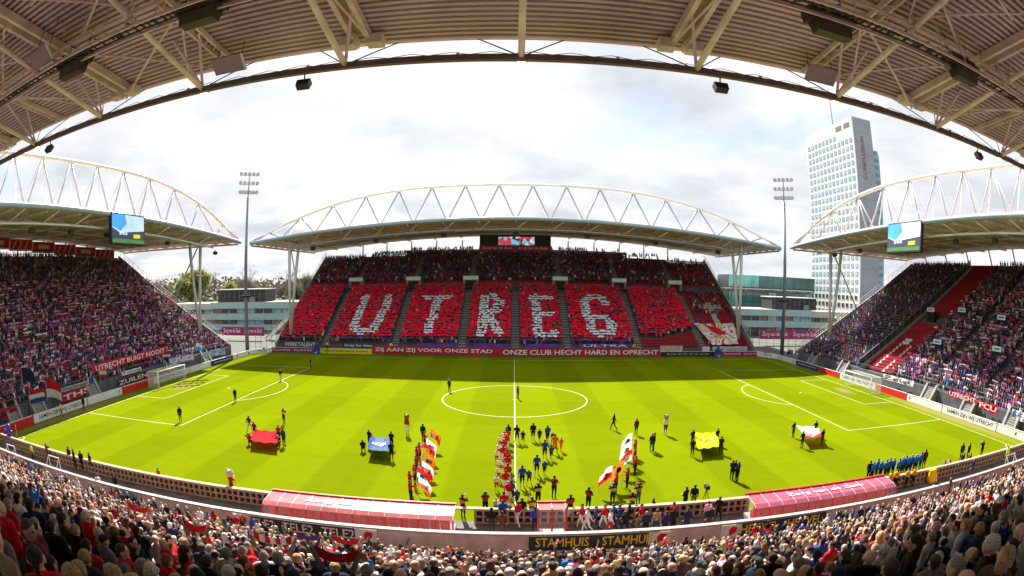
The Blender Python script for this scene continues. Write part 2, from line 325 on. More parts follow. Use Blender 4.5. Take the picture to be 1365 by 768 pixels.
for sx, sy in ((-1, -1), (1, -1), (-1, 1), (1, 1)):
    f = empty('corner_flag', (sx*52.5, sy*34, 0), 'small red corner flag between the %s and the %s' % ('home end' if sx < 0 else 'sunlit end', 'far stand' if sy > 0 else 'low tan wall'), 'flag', 'corner flags')
    MB().tube((sx*52.5, sy*34, 0), (sx*52.5, sy*34, 1.55), .025, n=6).build('pole', white_paint, f)
    V = []
    for i in range(6):
        for z in (1.2, 1.52): V.append((sx*52.5+sx*(.03+i*.09), sy*34+.03*math.sin(i*1.3), z))
    MB().add(V, [(2*i, 2*i+2, 2*i+3, 2*i+1) for i in range(5)]).build('flag_cloth', cloth('red'), f)

# ================================================================== stands
RD, RISE = .8, .48
def poly6(pts):
    s = np.array([p[0] for p in pts]); z = np.array([p[1] for p in pts]); A = np.stack([s**0, s**2, s**4, s**6], 1)/np.array([1, 1e3, 1e6, 1e9])
    c = np.linalg.lstsq(A, z, rcond=None)[0]; return lambda s: float(c[0]+c[1]*s**2/1e3+c[2]*s**4/1e6+c[3]*s**6/1e9)
far_b = lambda s: 27.4-3.5*(s/59.)**2
far_t = poly6([(s_, 14.77+(z_-14.77)*1.082) for s_, z_ in ((0, 34.55), (14, 34.2), (30, 33.1), (44, 29.6), (52, 26.9), (59, 23.6))])
side_b = lambda s: 26.1-2.0*(s/46.5)**2
_st = np.polyfit([-46.5, -35, -13, 2, 17.3, 26, 37, 42, 46.5], [29.2, 32.0, 34.4, 35.5, 35.3, 34.3, 31.2, 28.2, 24.6], 5); side_t = lambda s: float(np.polyval(_st, s))
roof_under = M('roof_underside_tan', (.64, .53, .44), rough=.7, var=.22, scale=.35, bump=.1)
def terrace(name, st, A, B, o, a0, a1, rows, z0, m=dark_concrete, rd=RD, rise=RISE):
    """stepped terrace: A along the rows, B uphill"""
    A, B, o = np.array(A, float), np.array(B, float), np.array(o, float); V, F = [], []
    prof = [(0, 0)]
    for k in range(rows): prof += [(k*rd, z0+k*rise), ((k+1)*rd, z0+k*rise)]
    prof += [(rows*rd, 0)]
    for a in (a0, a1):
        for d, z in prof: V.append(o+A*a+B*d+np.array((0, 0, z)))
    n = len(prof); F = [(i, i+1, i+1+n, i+n) for i in range(n-1)]+[tuple(range(n-1, -1, -1)), tuple(range(n, 2*n))]
    return MB().add(V, F).build(name, m, st)
def arched_roof(st, A, B, o, half, zb, zt, bay, depth=36, tube_half=50, D0=9.0):
    Dm = lambda s: 1.3+(D0-1.3)*(1-abs(s/half)**2.2)
    """lens shaped truss along the front edge, deck behind it, service tube below"""
    A, B, o = np.array(A, float), np.array(B, float), np.array(o, float); Z = np.array((0, 0, 1.))
    P = lambda s, d, z: o+A*s+B*d+Z*z
    S = np.linspace(-half, half, 41)
    # deck: ribs run along the stand
    V, F = [], []; nd = 25
    for s in S:
        for j in range(nd):
            d = .5+(depth-.5)*j/(nd-1); V.append(P(s, d, zb(s)-.25+.004*d+(.16 if j % 2 else 0)))
        for j in range(nd): d = .5+(depth-.5)*j/(nd-1); V.append(P(s, d, zb(s)+.25+.004*d))
    n = 2*nd
    for i in range(len(S)-1):
        for j in range(nd-1): F.append((i*n+j, i*n+j+1, (i+1)*n+j+1, (i+1)*n+j)); F.append((i*n+nd+j, (i+1)*n+nd+j, (i+1)*n+nd+j+1, i*n+nd+j+1))
        F.append((i*n+nd-1, i*n+n-1, (i+1)*n+n-1, (i+1)*n+nd-1)); F.append((i*n, (i+1)*n, (i+1)*n+nd, i*n+nd))
    for i in (0, len(S)-1):
        for j in range(nd-1): F.append((i*n+j, i*n+nd+j, i*n+nd+j+1, i*n+j+1))
    roof = MB().add(V, F).build('roof', roof_under, st)
    nn = int(round(2*half/bay)); xs = [-half+2*half*i/nn for i in range(nn+1)]
    # edge tube along the curved front, and the top chord
    MB().sweep([P(s, 0, zb(s)) for s in S], .4, 10).build('edge_tube', steel_blue, roof, True)
    MB().sweep([P(s, Dm(s)+1.4, zb(s)+.45) for s in S], .2, 8).build('rear_chord', steel_white, roof, True)
    MB().sweep([P(s, Dm(s)-1.2, zb(s)+.45) for s in S], .2, 8).build('rear_chord', steel_white, roof, True)
    MB().sweep([P(s, Dm(s), zt(s)) for s in S], .36, 10).build('top_chord', steel_white if abs(A[0]) > .5 else M('steel_sand', (.66, .62, .54), rough=.45), roof, True)
    web = steel_blue if abs(A[0]) > .5 else steel_lilac
    for i in range(nn):
        s0, s1 = xs[i], xs[i+1]; sm = (s0+s1)/2
        if zt(sm)-zb(sm) < .8: continue
        for sb in (s0, s1):
            for d in (-1.2, 1.4):
                MB().tube(P(sm, Dm(sm), zt(sm)), P(sb, Dm(sb)+d, zb(sb)+.4), .17 if d < 0 else .13, n=6).build('brace', web if d < 0 else steel_white, roof, True)
    # service tube hung under the front with struts
    T = [s for s in np.linspace(-tube_half, tube_half, 31)]; zt_ = lambda s: zb(s)-1.95-.25*(s/tube_half)**2
    MB().sweep([P(s, 2.0, zt_(s)) for s in T], .17, 8).build('service_tube', steel_white if abs(A[0]) < .5 else steel_blue, roof, True)
    for i in range(0, nn+1):
        s = xs[i]
        if abs(s) > tube_half-1: continue
        MB().tube(P(s, 2.0, zt_(s)), P(s+bay*.35, .3, zb(s+bay*.35)-.25), .1, n=6).build('strut', steel_tan, roof, True)
        MB().tube(P(s, 2.0, zt_(s)), P(s-bay*.3, 6.5, zb(s-bay*.3)-.6), .09, n=6).build('strut', steel_tan, roof, True)
        MB().tube(P(s, 2.0, zt_(s)), P(s+bay*.35, 7, zb(s+bay*.35)-.6), .07, n=6).build('strut', steel_tan, roof, True)
    # rafters across the depth
    for i in range(0, nn+1):
        s = xs[i]; MB().bar(P(s, .6, zb(s)-.45), P(s, depth-.4, zb(s)+.004*depth-.45), .28, .4).build('rafter', steel_tan, roof)
    for d in (11, 20, 29): MB().path([P(s, d, zb(s)+.004*d-.55) for s in S], .14, 6).build('purlin', steel_tan, roof)
    return P, roof, zt_
def V_support(st, P, s, zb, d0=2.2, base_d=2.6, base_z=4.0, lean=1):
    for ds, dd in ((0, 0), (1.6*lean, 2.0)):
        MB().tube(P(s+.1*lean, base_d, base_z), P(s+ds, d0+dd, zb(s)-.4), .3, .34, n=12).build('column', M('column_white', (.62, .62, .62), rough=.5, var=.08), st, True)
    MB().tube(P(s-2.6*lean, 14, base_z+8.5), P(s, d0, zb(s)-.8), .16, n=8).build('stay', steel_white, st, True)
def speaker(p, face, label, group, sc=1.0, mt=None):
    p = np.array(p, float); f = np.array(face, float); f /= np.linalg.norm(f); r = np.cross(f, (0, 0, 1)); r /= np.linalg.norm(r); u = np.cross(r, f)
    e = empty('loudspeaker', p, label, 'loudspeaker', group); mt = mt or dark_metal
    MB().prism([p+r*x*sc+u*y*sc-f*.25*sc for x, y in ((-.45, -.3), (.45, -.3), (.5, .3), (-.5, .3))], f*.5*sc).build('cabinet', mt, e)
    MB().box(p+f*(.26*sc), (.84*sc, .5*sc, .03), [r, u, f]).build('grille', M('speaker_grille', (.035, .033, .035), rough=.8, var=.3, scale=30), e)
    MB().bar(p+u*.3*sc, p+np.array((0, 0, .75*sc)), .06, .06, up=(1, 0.1, 0)).build('bracket', dark_metal, e)
    return e

# ---- far stand
FX = 53.5; FY0, FZ0, FROWS = 42.3, .8, 43
far = empty('grandstand', (0, FY0, 0), 'far grandstand with red card display under an arched white truss roof', 'grandstand')
terrace('lower_terrace', far, (1, 0, 0), (0, 1, 0), (0, FY0, 0), -FX, FX, 25, FZ0)
terrace('upper_terrace', far, (1, 0, 0), (0, 1, 0), (0, FY0+25*RD, 0), -FX, FX, 18, FZ0+25*RISE+.0)
for kk, hx in enumerate((42, 30)): terrace('upper_rows', far, (1, 0, 0), (0, 1, 0), (0, FY0+(43+2*kk)*RD, 0), -hx, hx, 2, FZ0+(43+2*kk)*RISE)
Pf, far_roof, far_tz = arched_roof(far, (1, 0, 0), (0, 1, 0), (0, 39.5, 0), 59, far_b, far_t, 7.25, depth=41.5)
for s in (-1, 1): V_support(far, Pf, s*49.8, far_b, lean=-s if s < 0 else -1, base_z=3.5)
for s in (-1, 1):
    z1 = FZ0+FROWS*RISE; y1 = FY0+FROWS*RD
    MB().prism([(s*(FX+.05), FY0-.4, 0), (s*(FX+.05), FY0-.4, 1.7), (s*(FX+.05), y1, z1+1.0), (s*(FX+.05), y1, 0)], (s*.35, 0, 0)).build('side_wall', concrete, far)
    b = MB()
    for k in range(0, FROWS, 3): b.tube((s*(FX+.22), FY0+k*RD, FZ0+k*RISE+.9), (s*(FX+.22), FY0+k*RD, FZ0+k*RISE+2.2), .04, n=5)
    b.bar((s*(FX+.22), FY0, FZ0+2.15), (s*(FX+.22), y1, z1+2.15), .07, .07); b.bar((s*(FX+.22), FY0, FZ0+1.6), (s*(FX+.22), y1, z1+1.6), .05, .05); b.build('side_railing', grey_metal, far)
MB().box((0, FY0-.25, .55), (107, .3, 1.1)).build('front_wall', dark_concrete, far)
AISLE_L = [-41.6, -25.3, -10.8, .2, 10.9, 26.2, 41.4]; AISLE_U = [-40.3, -25.0, -10.6, 10.9, 25.6, 40.5]
def aisle(st, x, k0, k1, w):
    b = MB()
    for k in range(k0, k1): b.box((x, FY0+k*RD+.3, FZ0+k*RISE+.12), (w, .36, .235))
    return b.build('aisle_steps', concrete, st)
for x in AISLE_L: aisle(far, x, 1, 24, 1.5)
for x in AISLE_U: aisle(far, x, 29, 43, 1.1)
for x in AISLE_U:
    e = empty('entrance', (x, FY0+26*RD, FZ0+25*RISE), parent=far); y, z = FY0+26*RD, FZ0+25*RISE
    MB().prism([(x-1.9, y, z), (x-1.9, y, z+2.6), (x-1.9, y+4.2, z+2.75), (x-1.9, y+4.2, z)], (3.8, 0, 0)).build('entrance_box', concrete, e)
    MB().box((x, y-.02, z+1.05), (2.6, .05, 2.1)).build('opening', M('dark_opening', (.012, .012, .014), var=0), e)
    MB().box((x, y-.1, z+2.75), (3.7, .12, .9)).build('lit_sign_panel', M('sign_white', (.75, .80, .84), rough=.4, var=.15, scale=3), e)
    MB().box((x-2.1, y+1.5, z+1.6), (.06, 5, .06)).build('handrail', grey_metal, e)
b = MB()
for i in range(-26, 27): b.tube((i*2, FY0+25*RD-.1, FZ0+24*RISE), (i*2, FY0+25*RD-.1, FZ0+24*RISE+1.1), .03, n=5)
b.bar((-FX, FY0+25*RD-.1, FZ0+24*RISE+1.1), (FX, FY0+25*RD-.1, FZ0+24*RISE+1.1), .06, .06); b.build('tier_railing', grey_metal, far)
# rear parapet with low posts; red rear wall
MB().box((0, FY0+47*RD+.15, FZ0+47*RISE-.2), (62, .25, .8)).build('rear_parapet', M('parapet_tan', (.34, .25, .18), var=.2), far)
for i in range(-6, 7):
    if abs(i*7.3) > 10: MB().tube((i*7.3, FY0+47*RD+1.2, FZ0+FROWS*RISE-1), (i*7.3, FY0+47*RD+1.2, 26.3), .22, n=8).build('roof_post', steel_tan, far, True)
for i in range(-3, 4):
    s = i*14.6 if i else 0.0
    speaker(Pf(s, 1.9, far_tz(s)-1.0), (0, -1, -.5), '%s dark loudspeaker from the home end under the far roof tube' % ORD[i+3], 'loudspeakers along the far roof', 1.15)
sc_ = empty('scoreboard', (0, 73.5, 22.8), 'wide dark scoreboard showing a crowd picture above the far stand', 'scoreboard')
MB().box((0, 73.6, 25.5), (18.6, .6, 3.0)).build('cabinet', dark_metal, sc_)
def screen_mat(name, kind):
    m = bpy.data.materials.new(name); m.use_nodes = True; nt = m.node_tree; P = nt.nodes['Principled BSDF']; t = nt.nodes.new('ShaderNodeTexCoord'); r = nt.nodes.new('ShaderNodeValToRGB'); P.inputs['Base Color'].default_value = (.01, .01, .01, 1)
    n = nt.nodes.new('ShaderNodeTexVoronoi'); n.inputs['Scale'].default_value = 1.1; nt.links.new(t.outputs['Object'], n.inputs[0]); sp = nt.nodes.new('ShaderNodeSeparateColor'); nt.links.new(n.outputs['Color'], sp.inputs[0]); nt.links.new(sp.outputs[0], r.inputs[0])
    el = r.color_ramp.elements; r.color_ramp.interpolation = 'CONSTANT'; el[0].color = (.75, .05, .08, 1); el[1].position = .85; el[1].color = (.02, .02, .04, 1)
    for pos, c in ((.25, (.25, .6, .8, 1)), (.5, (.85, .8, .85, 1)), (.65, (.05, .35, .6, 1)), (.75, (.05, .3, .12, 1))): e = el.new(pos); e.color = c
    nt.links.new(r.outputs[0], P.inputs['Emission Color']); P.inputs['Emission Strength'].default_value = .24; return m
MB().box((.3, 73.27, 25.35), (9.4, .06, 2.2)).build('screen', screen_mat('screen_crowd', 0), sc_)
MB().box((0, 73.25, 23.4), (18.8, .3, 1.3)).build('sponsor_strip', M('strip_maroon', (.50, .03, .13), var=.05), sc_)
lt_w = M('letter_white', (.8, .78, .78), var=0); lt_k = M('letter_black', (.012, .012, .014), var=0); lt_y = M('letter_yellow', (.8, .45, .02), var=0)
for x in (-4.6, 4.6): lettering('Zorg van de Zaak', lt_w, (x, 73.08, 23.4), (1, 0, 0), (0, 0, 1), 7.8, .8, sc_)

# ---- stands behind the goals
SX0, SZ0, SROWS, SRISE = 60.0, 1.3, 43, .48
def side_stand(sg):
    lab = 'packed home end with pink and red scarves, red panels along its back row' if sg < 0 else 'stand with one empty block of red seats beside a fenced away section'
    st = empty('grandstand', (sg*SX0, -1, 0), lab, 'grandstand')
    y0, y1 = -44, 31
    terrace('terrace', st, (0, 1, 0), (sg, 0, 0), (sg*SX0, 0, 0), y0, y1, SROWS, SZ0, rise=SRISE)
    P, roof, tz = arched_roof(st, (0, 1, 0), (sg, 0, 0), (sg*60, -10, 0), 46.5, side_b, side_t, 7.3, depth=38, tube_half=38)
    for s in (37.5,): V_support(st, P, s, side_b, d0=5, lean=-1, base_d=5.0, base_z=4.0)
    z1 = SZ0+SROWS*SRISE; x1 = SX0+SROWS*RD
    MB().prism([(sg*(SX0-.3), y1+.05, 0), (sg*(SX0-.3), y1+.05, 2.4), (sg*x1, y1+.05, z1+.9), (sg*x1, y1+.05, 0)], (0, .35, 0)).build('side_wall', concrete, st)
    b = MB()
    for k in range(0, SROWS, 2): b.tube((sg*(SX0+k*RD), y1+.2, SZ0+k*SRISE+1.), (sg*(SX0+k*RD), y1+.2, SZ0+k*SRISE+2.4), .035, n=5)
    b.bar((sg*SX0, y1+.2, SZ0+2.3), (sg*x1, y1+.2, z1+2.3), .06, .06); b.bar((sg*SX0, y1+.2, SZ0+1.7), (sg*x1, y1+.2, z1+1.7), .04, .04); b.build('side_railing', M('railing_white', (.55, .55, .56), var=.1), st)
    MB().box((sg*(SX0-.25), (y0+y1)/2, .95), (.35, y1-y0, 1.9)).build('front_wall', M('wall_slate', (.11, .115, .125), rough=.9, var=.3, scale=.7), st)
    b = MB()
    for i in range(38): y = y0+1+i*2; b.tube((sg*(SX0-.2), y, 1.9), (sg*(SX0-.2), y, 2.75), .03, n=5)
    b.bar((sg*(SX0-.2), y0, 2.75), (sg*(SX0-.2), y1, 2.75), .05, .05); b.build('front_railing', grey_metal, st)
    # concrete stair cheeks in the front wall
    for y in ((-29, -20, -11, 13, 24) if sg > 0 else (-30, -25, -13, 8, 20)):
        for d in (-1.1, 1.1): MB().prism([(sg*(SX0-.45), y+d-.2, 0), (sg*(SX0-1.9), y+d-.2, 0), (sg*(SX0-1.9), y+d-.2, .4), (sg*(SX0-.45), y+d-.2, 2.6)], (0, .4, 0)).build('stair_cheek', concrete, st)
        b = MB()
        for k in range(7): b.box((sg*(SX0-.55-k*.2), y, (1.9-k*.26)/2), (.2, 1.75, 1.9-k*.26))
        b.build('stair', concrete, st)
    MB().box((sg*(x1+.2), (y0+y1)/2, z1-.2), (.3, y1-y0, 1.2)).build('rear_wall', M('parapet_tan', (.34, .25, .18)), st)
    for i in range(10): MB().tube((sg*(x1+2.2), y0+3+i*7.6, z1), (sg*(x1+.6), y0+3+i*7.6, 25.6), .18, n=8).build('roof_post', steel_tan, st, True)
    nsp = 0
    for i in range(-4, 5):
        s = i*8.6+(4.3 if sg < 0 else -3)
        if i % 2 == 0 or abs(s) < 25:
            nsp += 1; speaker(P(s, 1.8, tz(s)-1.0), (-sg, 0, -.5), '%s dark loudspeaker, counted towards the far stand, under the %s roof' % (ORD[nsp-1], 'home end' if sg < 0 else 'half empty stand'), 'loudspeakers along the %s roof' % ('home end' if sg < 0 else 'away end'), 1.05)
    return st, P
left, Pl = side_stand(-1); right, Pr = side_stand(1)
# big screens hung from the side roofs
def big_screen(sg):
    x = sg*59.2; y0, y1 = (-7.2, 1.4); zb_, zt2 = 21.6, 26.3; tilt = .35
    e = empty('video_screen', (x, -2.9, zb_), 'large video screen hanging from the roof of the %s' % ('home end' if sg < 0 else 'stand with the empty block'), 'screen', 'hanging video screens')
    A = np.array((-sg*0.0, -1., 0)) if sg > 0 else np.array((0, 1., 0)); U = np.array((-sg*-.12, 0, 1.)); U /= np.linalg.norm(U); Nn = np.cross(A, U); c = np.array((x, (y0+y1)/2, (zb_+zt2)/2))
    MB().box(c-Nn*.35, (8.7, 4.8, .6), [A, U, Nn]).build('cabinet', dark_metal, e)
    em = lambda n, c_, s_=.22: M(n, c_, var=.3, scale=.5, emit=s_, rough=.4)
    W, H = 4.15, 2.2
    q = lambda pts, n, m_, l: MB().add([c+A*a+U*b_+Nn*l for a, b_ in pts], [tuple(range(len(pts)))]).build(n, m_, e)
    q([(-W, -H), (W, -H), (W, H), (-W, H)], 'screen', em('screen_dark', (.03, .04, .07)), -.03)
    q([(-W, .1), (-W*.45, -.75), (0, -.45), (W, -.1), (W, H), (-W, H)], 'picture_sky', em('screen_sky', (.45, .60, .85)), -.02)
    q([(-W, .25), (-W*.5, -.4), (-W*.1, .9), (-W*.2, H), (-W, H)], 'picture_blue', em('screen_blue', (.05, .30, .80)), -.01)
    q([(-W, -H), (W, -H), (W, -H*.72), (-W, -H*.72)], 'picture_grass', em('screen_green', (.06, .16, .05)), -.01)
    q([(W*.3, -1.35), (W*.72, -1.3), (W*.72, -.7), (W*.3, -.78)], 'picture_patch', em('screen_yellow', (.65, .50, .02)), -.01)
    for a in (-2.4, -1.6, -.9): q([(a, -.95), (a+.5, -.95), (a+.55, -.6), (a+.05, -.6)], 'picture_patch', em('screen_white', (.6, .6, .65)), -.005)
    for s in (-3, 3): MB().tube(c+A*s+U*2.4, c+A*s+U*4.2-Nn*.6, .08, n=6).build('hanger', steel_white, e)
big_screen(-1); big_screen(1)
# corner masts
def mast(x, y, lab):
    e = empty('floodlight_mast', (x, y, 0), lab, 'floodlight', 'floodlight masts in the corners')
    MB().tube((x, y, 0), (x, y, 34.5), .48, .26, n=14).build('pole', M('mast_grey', (.20, .22, .27), rough=.45, metal=.3, var=.1), e, True)
    MB().tube((x, y, 34.5), (x, y, 39.5), .14, .1, n=8).build('upper_pole', grey_metal, e)
    MB().box((x, y, 12.2), (1.9, 1.3, .4)).build('platform', dark_metal, e)
    sx = -1 if x > 0 else 1; A = np.array((.8, .6*sx, 0)); A /= np.linalg.norm(A); Fv = np.array((sx*.5, -.86, 0))
    for z, n in ((35.2, 6), (37.3, 5), (39.4, 5)):
        MB().bar(np.array((x, y, z))-A*2.2, np.array((x, y, z))+A*2.2, .1, .1).build('crossarm', grey_metal, e)
        for i in range(n):
            c = np.array((x, y, z+.45))+A*(-2+4*i/(n-1)); h = MB(); h.tube(c-Fv*.2, c+Fv*.25+np.array((0, 0, -.1)), .22, .42, n=10)
            lamp = h.build('lamp_head', M('lamp_housing', (.10, .09, .13), rough=.4, var=.1), e)
            MB().tube(c+Fv*.255+np.array((0, 0, -.1)), c+Fv*.28+np.array((0, 0, -.105)), .38, n=10).build('lens', M('lamp_glass', (.45, .45, .5), rough=.15, var=0), lamp)
mast(-59.9, 39.2, 'tall floodlight mast between the home end and the far stand'); mast(60.0, 39.3, 'tall floodlight mast in front of the office blocks and white tower')

# ---- right stand: fenced away section, empty red block
def stx(k): return SX0+k*RD
red_seat_mesh = None
def seats(st, name, sg, ylist, krange, m, skip=lambda y, k: False, white=lambda y, k: False):
    V, F, Cc = [], [], []
    bv = np.array([(0, -.22, .40), (.42, -.22, .40), (.42, .22, .40), (0, .22, .40), (.42, -.22, .80), (.42, .22, .80), (0, -.22, .30), (0, .22, .30)])
    bf = [(0, 1, 2, 3), (1, 4, 5, 2), (6, 0, 3, 7)]
    for k in krange:
        for y in ylist:
            if skip(y, k): continue
            n = len(V)
            for v in bv: V.append((sg*(stx(k)+.3+v[0]), y+v[1], SZ0+k*SRISE+v[2]))
            F += [tuple(i+n for i in f) for f in bf]; Cc += [(.62, .60, .60) if white(y, k) else (np.array((.34, .018, .028))*random.uniform(.8, 1.15))]*8
    V = np.array(V)-origin(st); me = fast_mesh(name, V, np.array(F), np.array(Cc)); o = link(name, me, CROWD_MAT, st); o['kind'] = 'stuff'; return o
def wseat(y, k): return (2 <= k <= 11 and 6.2 < y < 7.1) or (k in (10, 11) and 4.9 < y < 7.1) or (1 <= k <= 9 and 3.4 < y < 4.1 and k != 5)
seats(right, 'seat_rows', 1, [1.6+i*.5 for i in range(15)], list(range(1, 18))+list(range(21, 43)), seat_red, white=wseat)
fence = MB(); yF = 9.4
panel_m = M('tinted_glazing', (.05, .065, .07), rough=.2, var=.2, scale=.6, alpha=.82)
for k in range(0, 42, 2):
    z = SZ0+k*SRISE; MB().prism([(stx(k)+.05, yF, z), (stx(k+2)-.05, yF, z+2*SRISE), (stx(k+2)-.05, yF, z+2*SRISE+2.0), (stx(k)+.05, yF, z+2.0)], (0, .06, 0)).build('fence_panel', panel_m, right)
    MB().tube((stx(k), yF+.03, z), (stx(k), yF+.03, z+2.1), .05, n=6).build('fence_post', grey_metal, right)
MB().bar((stx(0), yF-.05, SZ0+2.05), (stx(42), yF-.05, SZ0+42*SRISE+2.05), .08, .08).build('fence_rail', grey_metal, right)
MB().prism([(stx(0), yF-.5, SZ0+.02), (stx(42), yF-.5, SZ0+42*SRISE+.02), (stx(42), yF-.5, SZ0+42*SRISE+.75), (stx(0), yF-.5, SZ0+.75)], (0, .3, 0)).build('fence_kerb', concrete, right)
for (y, k) in ((5.6, 19), (-2.5, 20), (-13.5, 19), (-4.2, 9), (-18, 10), (-24, 19)):
    x, z = stx(k), SZ0+k*SRISE; e = empty('entrance', (x, y, z), parent=right)
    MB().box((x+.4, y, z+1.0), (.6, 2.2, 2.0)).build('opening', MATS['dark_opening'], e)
    MB().box((x+.05, y, z+2.3), (.12, 2.0, .75)).build('sign_panel', M('sign_white', (.75, .80, .84)), e)
    MB().box((x-.03, y, z+2.3), (.03, 1.3, .28)).build('sign_strip', M('sign_blue', (.05, .25, .55), var=.2, scale=6), e)
# red panels along the back of the home end
for i in range(11):
    y = -50+i*7.3+3.65
    if y > 30: continue
    z = 23.6-.05*max(0, y+8); x = -95.2; e = empty('panel', (x, y, z), '%s framed red panel, counted towards the far stand, behind the home end' % ORD[i], 'panel', 'red panels behind the home end')
    MB().box((x, y, z+1.25), (.15, 7.26, 2.3)).build('frame', white_paint, e)
    MB().box((x+.1, y, z+1.35), (.08, 7.0, 1.9)).build('red_board', M('panel_red', (.48, .014, .016), var=.3, scale=.9), e)
    if i % 2: MB().box((x+.17, y, z+1.35), (.03, 3.6, .8)).build('pale_print', M('panel_print', (.62, .48, .38), var=.4, scale=3), e)
    else:
        for t in (-1.9, 0, 1.8): MB().prism([(x+.17, y+t-.8, z+.6), (x+.17, y+t-.5, z+.6), (x+.17, y+t+.4, z+2.1), (x+.17, y+t+.1, z+2.1)], (.02, 0, 0)).build('pale_print', M('panel_print', (.62, .48, .38)), e)

# ================================================================== near stand (where the picture is taken from)
NY0, NRD, NRISE, NZ0 = -43.0, .8, .416, .45
near = empty('grandstand', (0, -41, 0), 'near main grandstand full of spectators seen from behind', 'grandstand')
terrace('terrace', near, (1, 0, 0), (0, -1, 0), (0, NY0, 0), -58, 58, 28, NZ0-.25, concrete, rd=NRD, rise=NRISE)
for x in (-30.5, -18.2, -6.2, 6.2, 18.2, 30.5):
    b = MB()
    for k in range(1, 28): b.box((x, NY0-k*NRD-.2, NZ0-.25+k*NRISE-.09), (1.1, .36, .17))
    b.build('aisle_steps', M('aisle_pale', (.42, .41, .40), rough=.9, var=.15), near)
pink_wall = M('wall_pink', (.56, .35, .33), rough=.85, var=.2, scale=1.3, bump=.2)
MB().box((0, -40.3, .6), (112, .34, 1.2)).build('front_wall', pink_wall, near)
MB().box((0, -40.3, 1.255), (112, .3, .08)).build('coping', M('coping_pale', (.46, .34, .32), rough=.7, var=.15), near)
def inner_board(u0, u1, vv, string, board, letters, lab, h=.95):
    a, b = at('y', -40.52, u0, vv[0]), at('y', -40.52, u1, vv[1]); x0, x1 = a[0], b[0]
    e = empty('advertising_board', ((x0+x1)/2, -40.52, .2), lab, 'board', 'boards on the crowd side of the near wall')
    MB().box(((x0+x1)/2, -40.52, .75), (x1-x0, .07, h)).build('panel', board, e)
    n = len(string); seg = (x1-x0)/n
    for i, t in enumerate(string): lettering(t, letters, (x0+seg*(i+.5), -40.57, .82), (1, 0, 0), (0, 0, 1), seg*.8, h*.62, e)
inner_board(325, 480, (700, 722), ['TELE2', 'TELE2', 'TELE2'], M('board_black', (.02, .018, .018), rough=.6, var=.15), M('letter_pink', (.72, .48, .46), var=0), 'black board with three pale phone company names behind the long dugout')
inner_board(705, 880, (712, 708), ['STAMHUIS', 'STAMHUIS'], MATS['board_black'], lt_y, 'black board with yellow capitals on the wall by the small dugout')
inner_board(980, 1100, (706, 690), ['HEUVEL', 'HEUVEL'], MATS['board_black'], lt_y, 'black board with yellow capitals and white ring below the pink roofed dugout')
for u, v in ((322, 690), (490, 728), (880, 706), (975, 702)):
    p0 = at('y', -40.5, u, v); e = empty('advertising_board', (p0[0], -40.5, .3), 'small pale board with red crest on the near wall', 'board', 'crest boards on the near wall')
    MB().box((p0[0], -40.53, .78), (1.3, .06, .85)).build('panel', M('board_pale', (.62, .52, .48), var=.2, scale=3), e)
    MB().add([(p0[0]+a, -40.565, .78+c) for a, c in ((-.1, -.3), (.35, -.1), (.4, .25), (.05, .32), (-.15, .1))], [(0, 1, 2, 3, 4)]).build('crest', cloth('red'), e)
# ---- near roof overhead
def rz(y): return 27.6+.075*(-41-y)
nroof = None
V, F = [], []; ys = [-41.1-.23*i for i in range(112)]
for x in (-62, 62):
    for i, y in enumerate(ys): V.append((x, y, rz(y)+(0.0 if (i//1) % 2 else .13)))
    for y in (-41.1, ys[-1]): V.append((x, y, rz(y)+.45))
n = len(ys)+2
V2 = []
ribV, ribF = [], []
for i in range(56):      # trapezoid ribs, each .46 m, running along the stand
    y = -41.1-.46*i; prof = [(0, 0), (.24, 0), (.26, .38), (.44, .38), (.46, 0)]
    for x in (-62, 62):
        for d, h in prof: ribV.append((x, y-d, rz(y-d)+h))
    k = 10*i
    for j in range(4): ribF.append((k+j, k+j+1, k+5+j+1, k+5+j))
sheet = M('roof_sheet_brown', (.56, .40, .42), rough=.6, var=.3, scale=.16, bump=.05)
b = MB(); b.add(ribV, ribF); b.quad((-62, -41.05, 28.1), (62, -41.05, 28.1), (62, -67, 30.1), (-62, -67, 30.1)); nroof = b.build('roof', sheet, near)
MB().box((0, -67.2, 15), (124, .3, 30)).build('rear_wall', M('bounce_white', (.78, .76, .74), rough=.8, var=.08), near)  # unseen wall behind the camera, made white to bounce light onto the spectators' backs
MB().bar((-62, -41.0, 27.75), (62, -41.0, 27.75), .14, .34).build('edge_trim', steel_pink, nroof)
MB().bar((-62, -43.0, 25.53), (62, -43.0, 25.53), .3, .3).build('front_beam', steel_brown, nroof)
b = MB(); n_ = 62
for i in range(n_): x = -60+i*2-.5; b.bar((x, -42.55, 25.95), (x+1.0, -42.0, 26.35), .02, .03); b.bar((x+1, -42.0, 26.35), (x+2, -42.55, 25.95), .02, .03)
b.bar((-60, -42.55, 25.95), (62, -42.55, 25.95), .035, .035); b.build('cable_tray', M('cable_violet', (.09, .07, .13), var=.2), nroof)
for i in range(-6, 7):
    x = i*8.6; MB().tube((x, -43.0, 25.6), (x, -62, rz(-62)-.3), .16, n=10).build('tie_tube', steel_tan, nroof, True)
    for s in (-1, 1):
        if i: MB().tube((x, -43.0, 25.65), (x+s*.9, -45.6, rz(-45.6)-.1), .085, n=6).build('strut', steel_pink, nroof)
        MB().tube((x, -43.0, 25.6), (x+s*2.2, -41.2, 27.5), .035, n=5).build('rod', dark_metal, nroof)
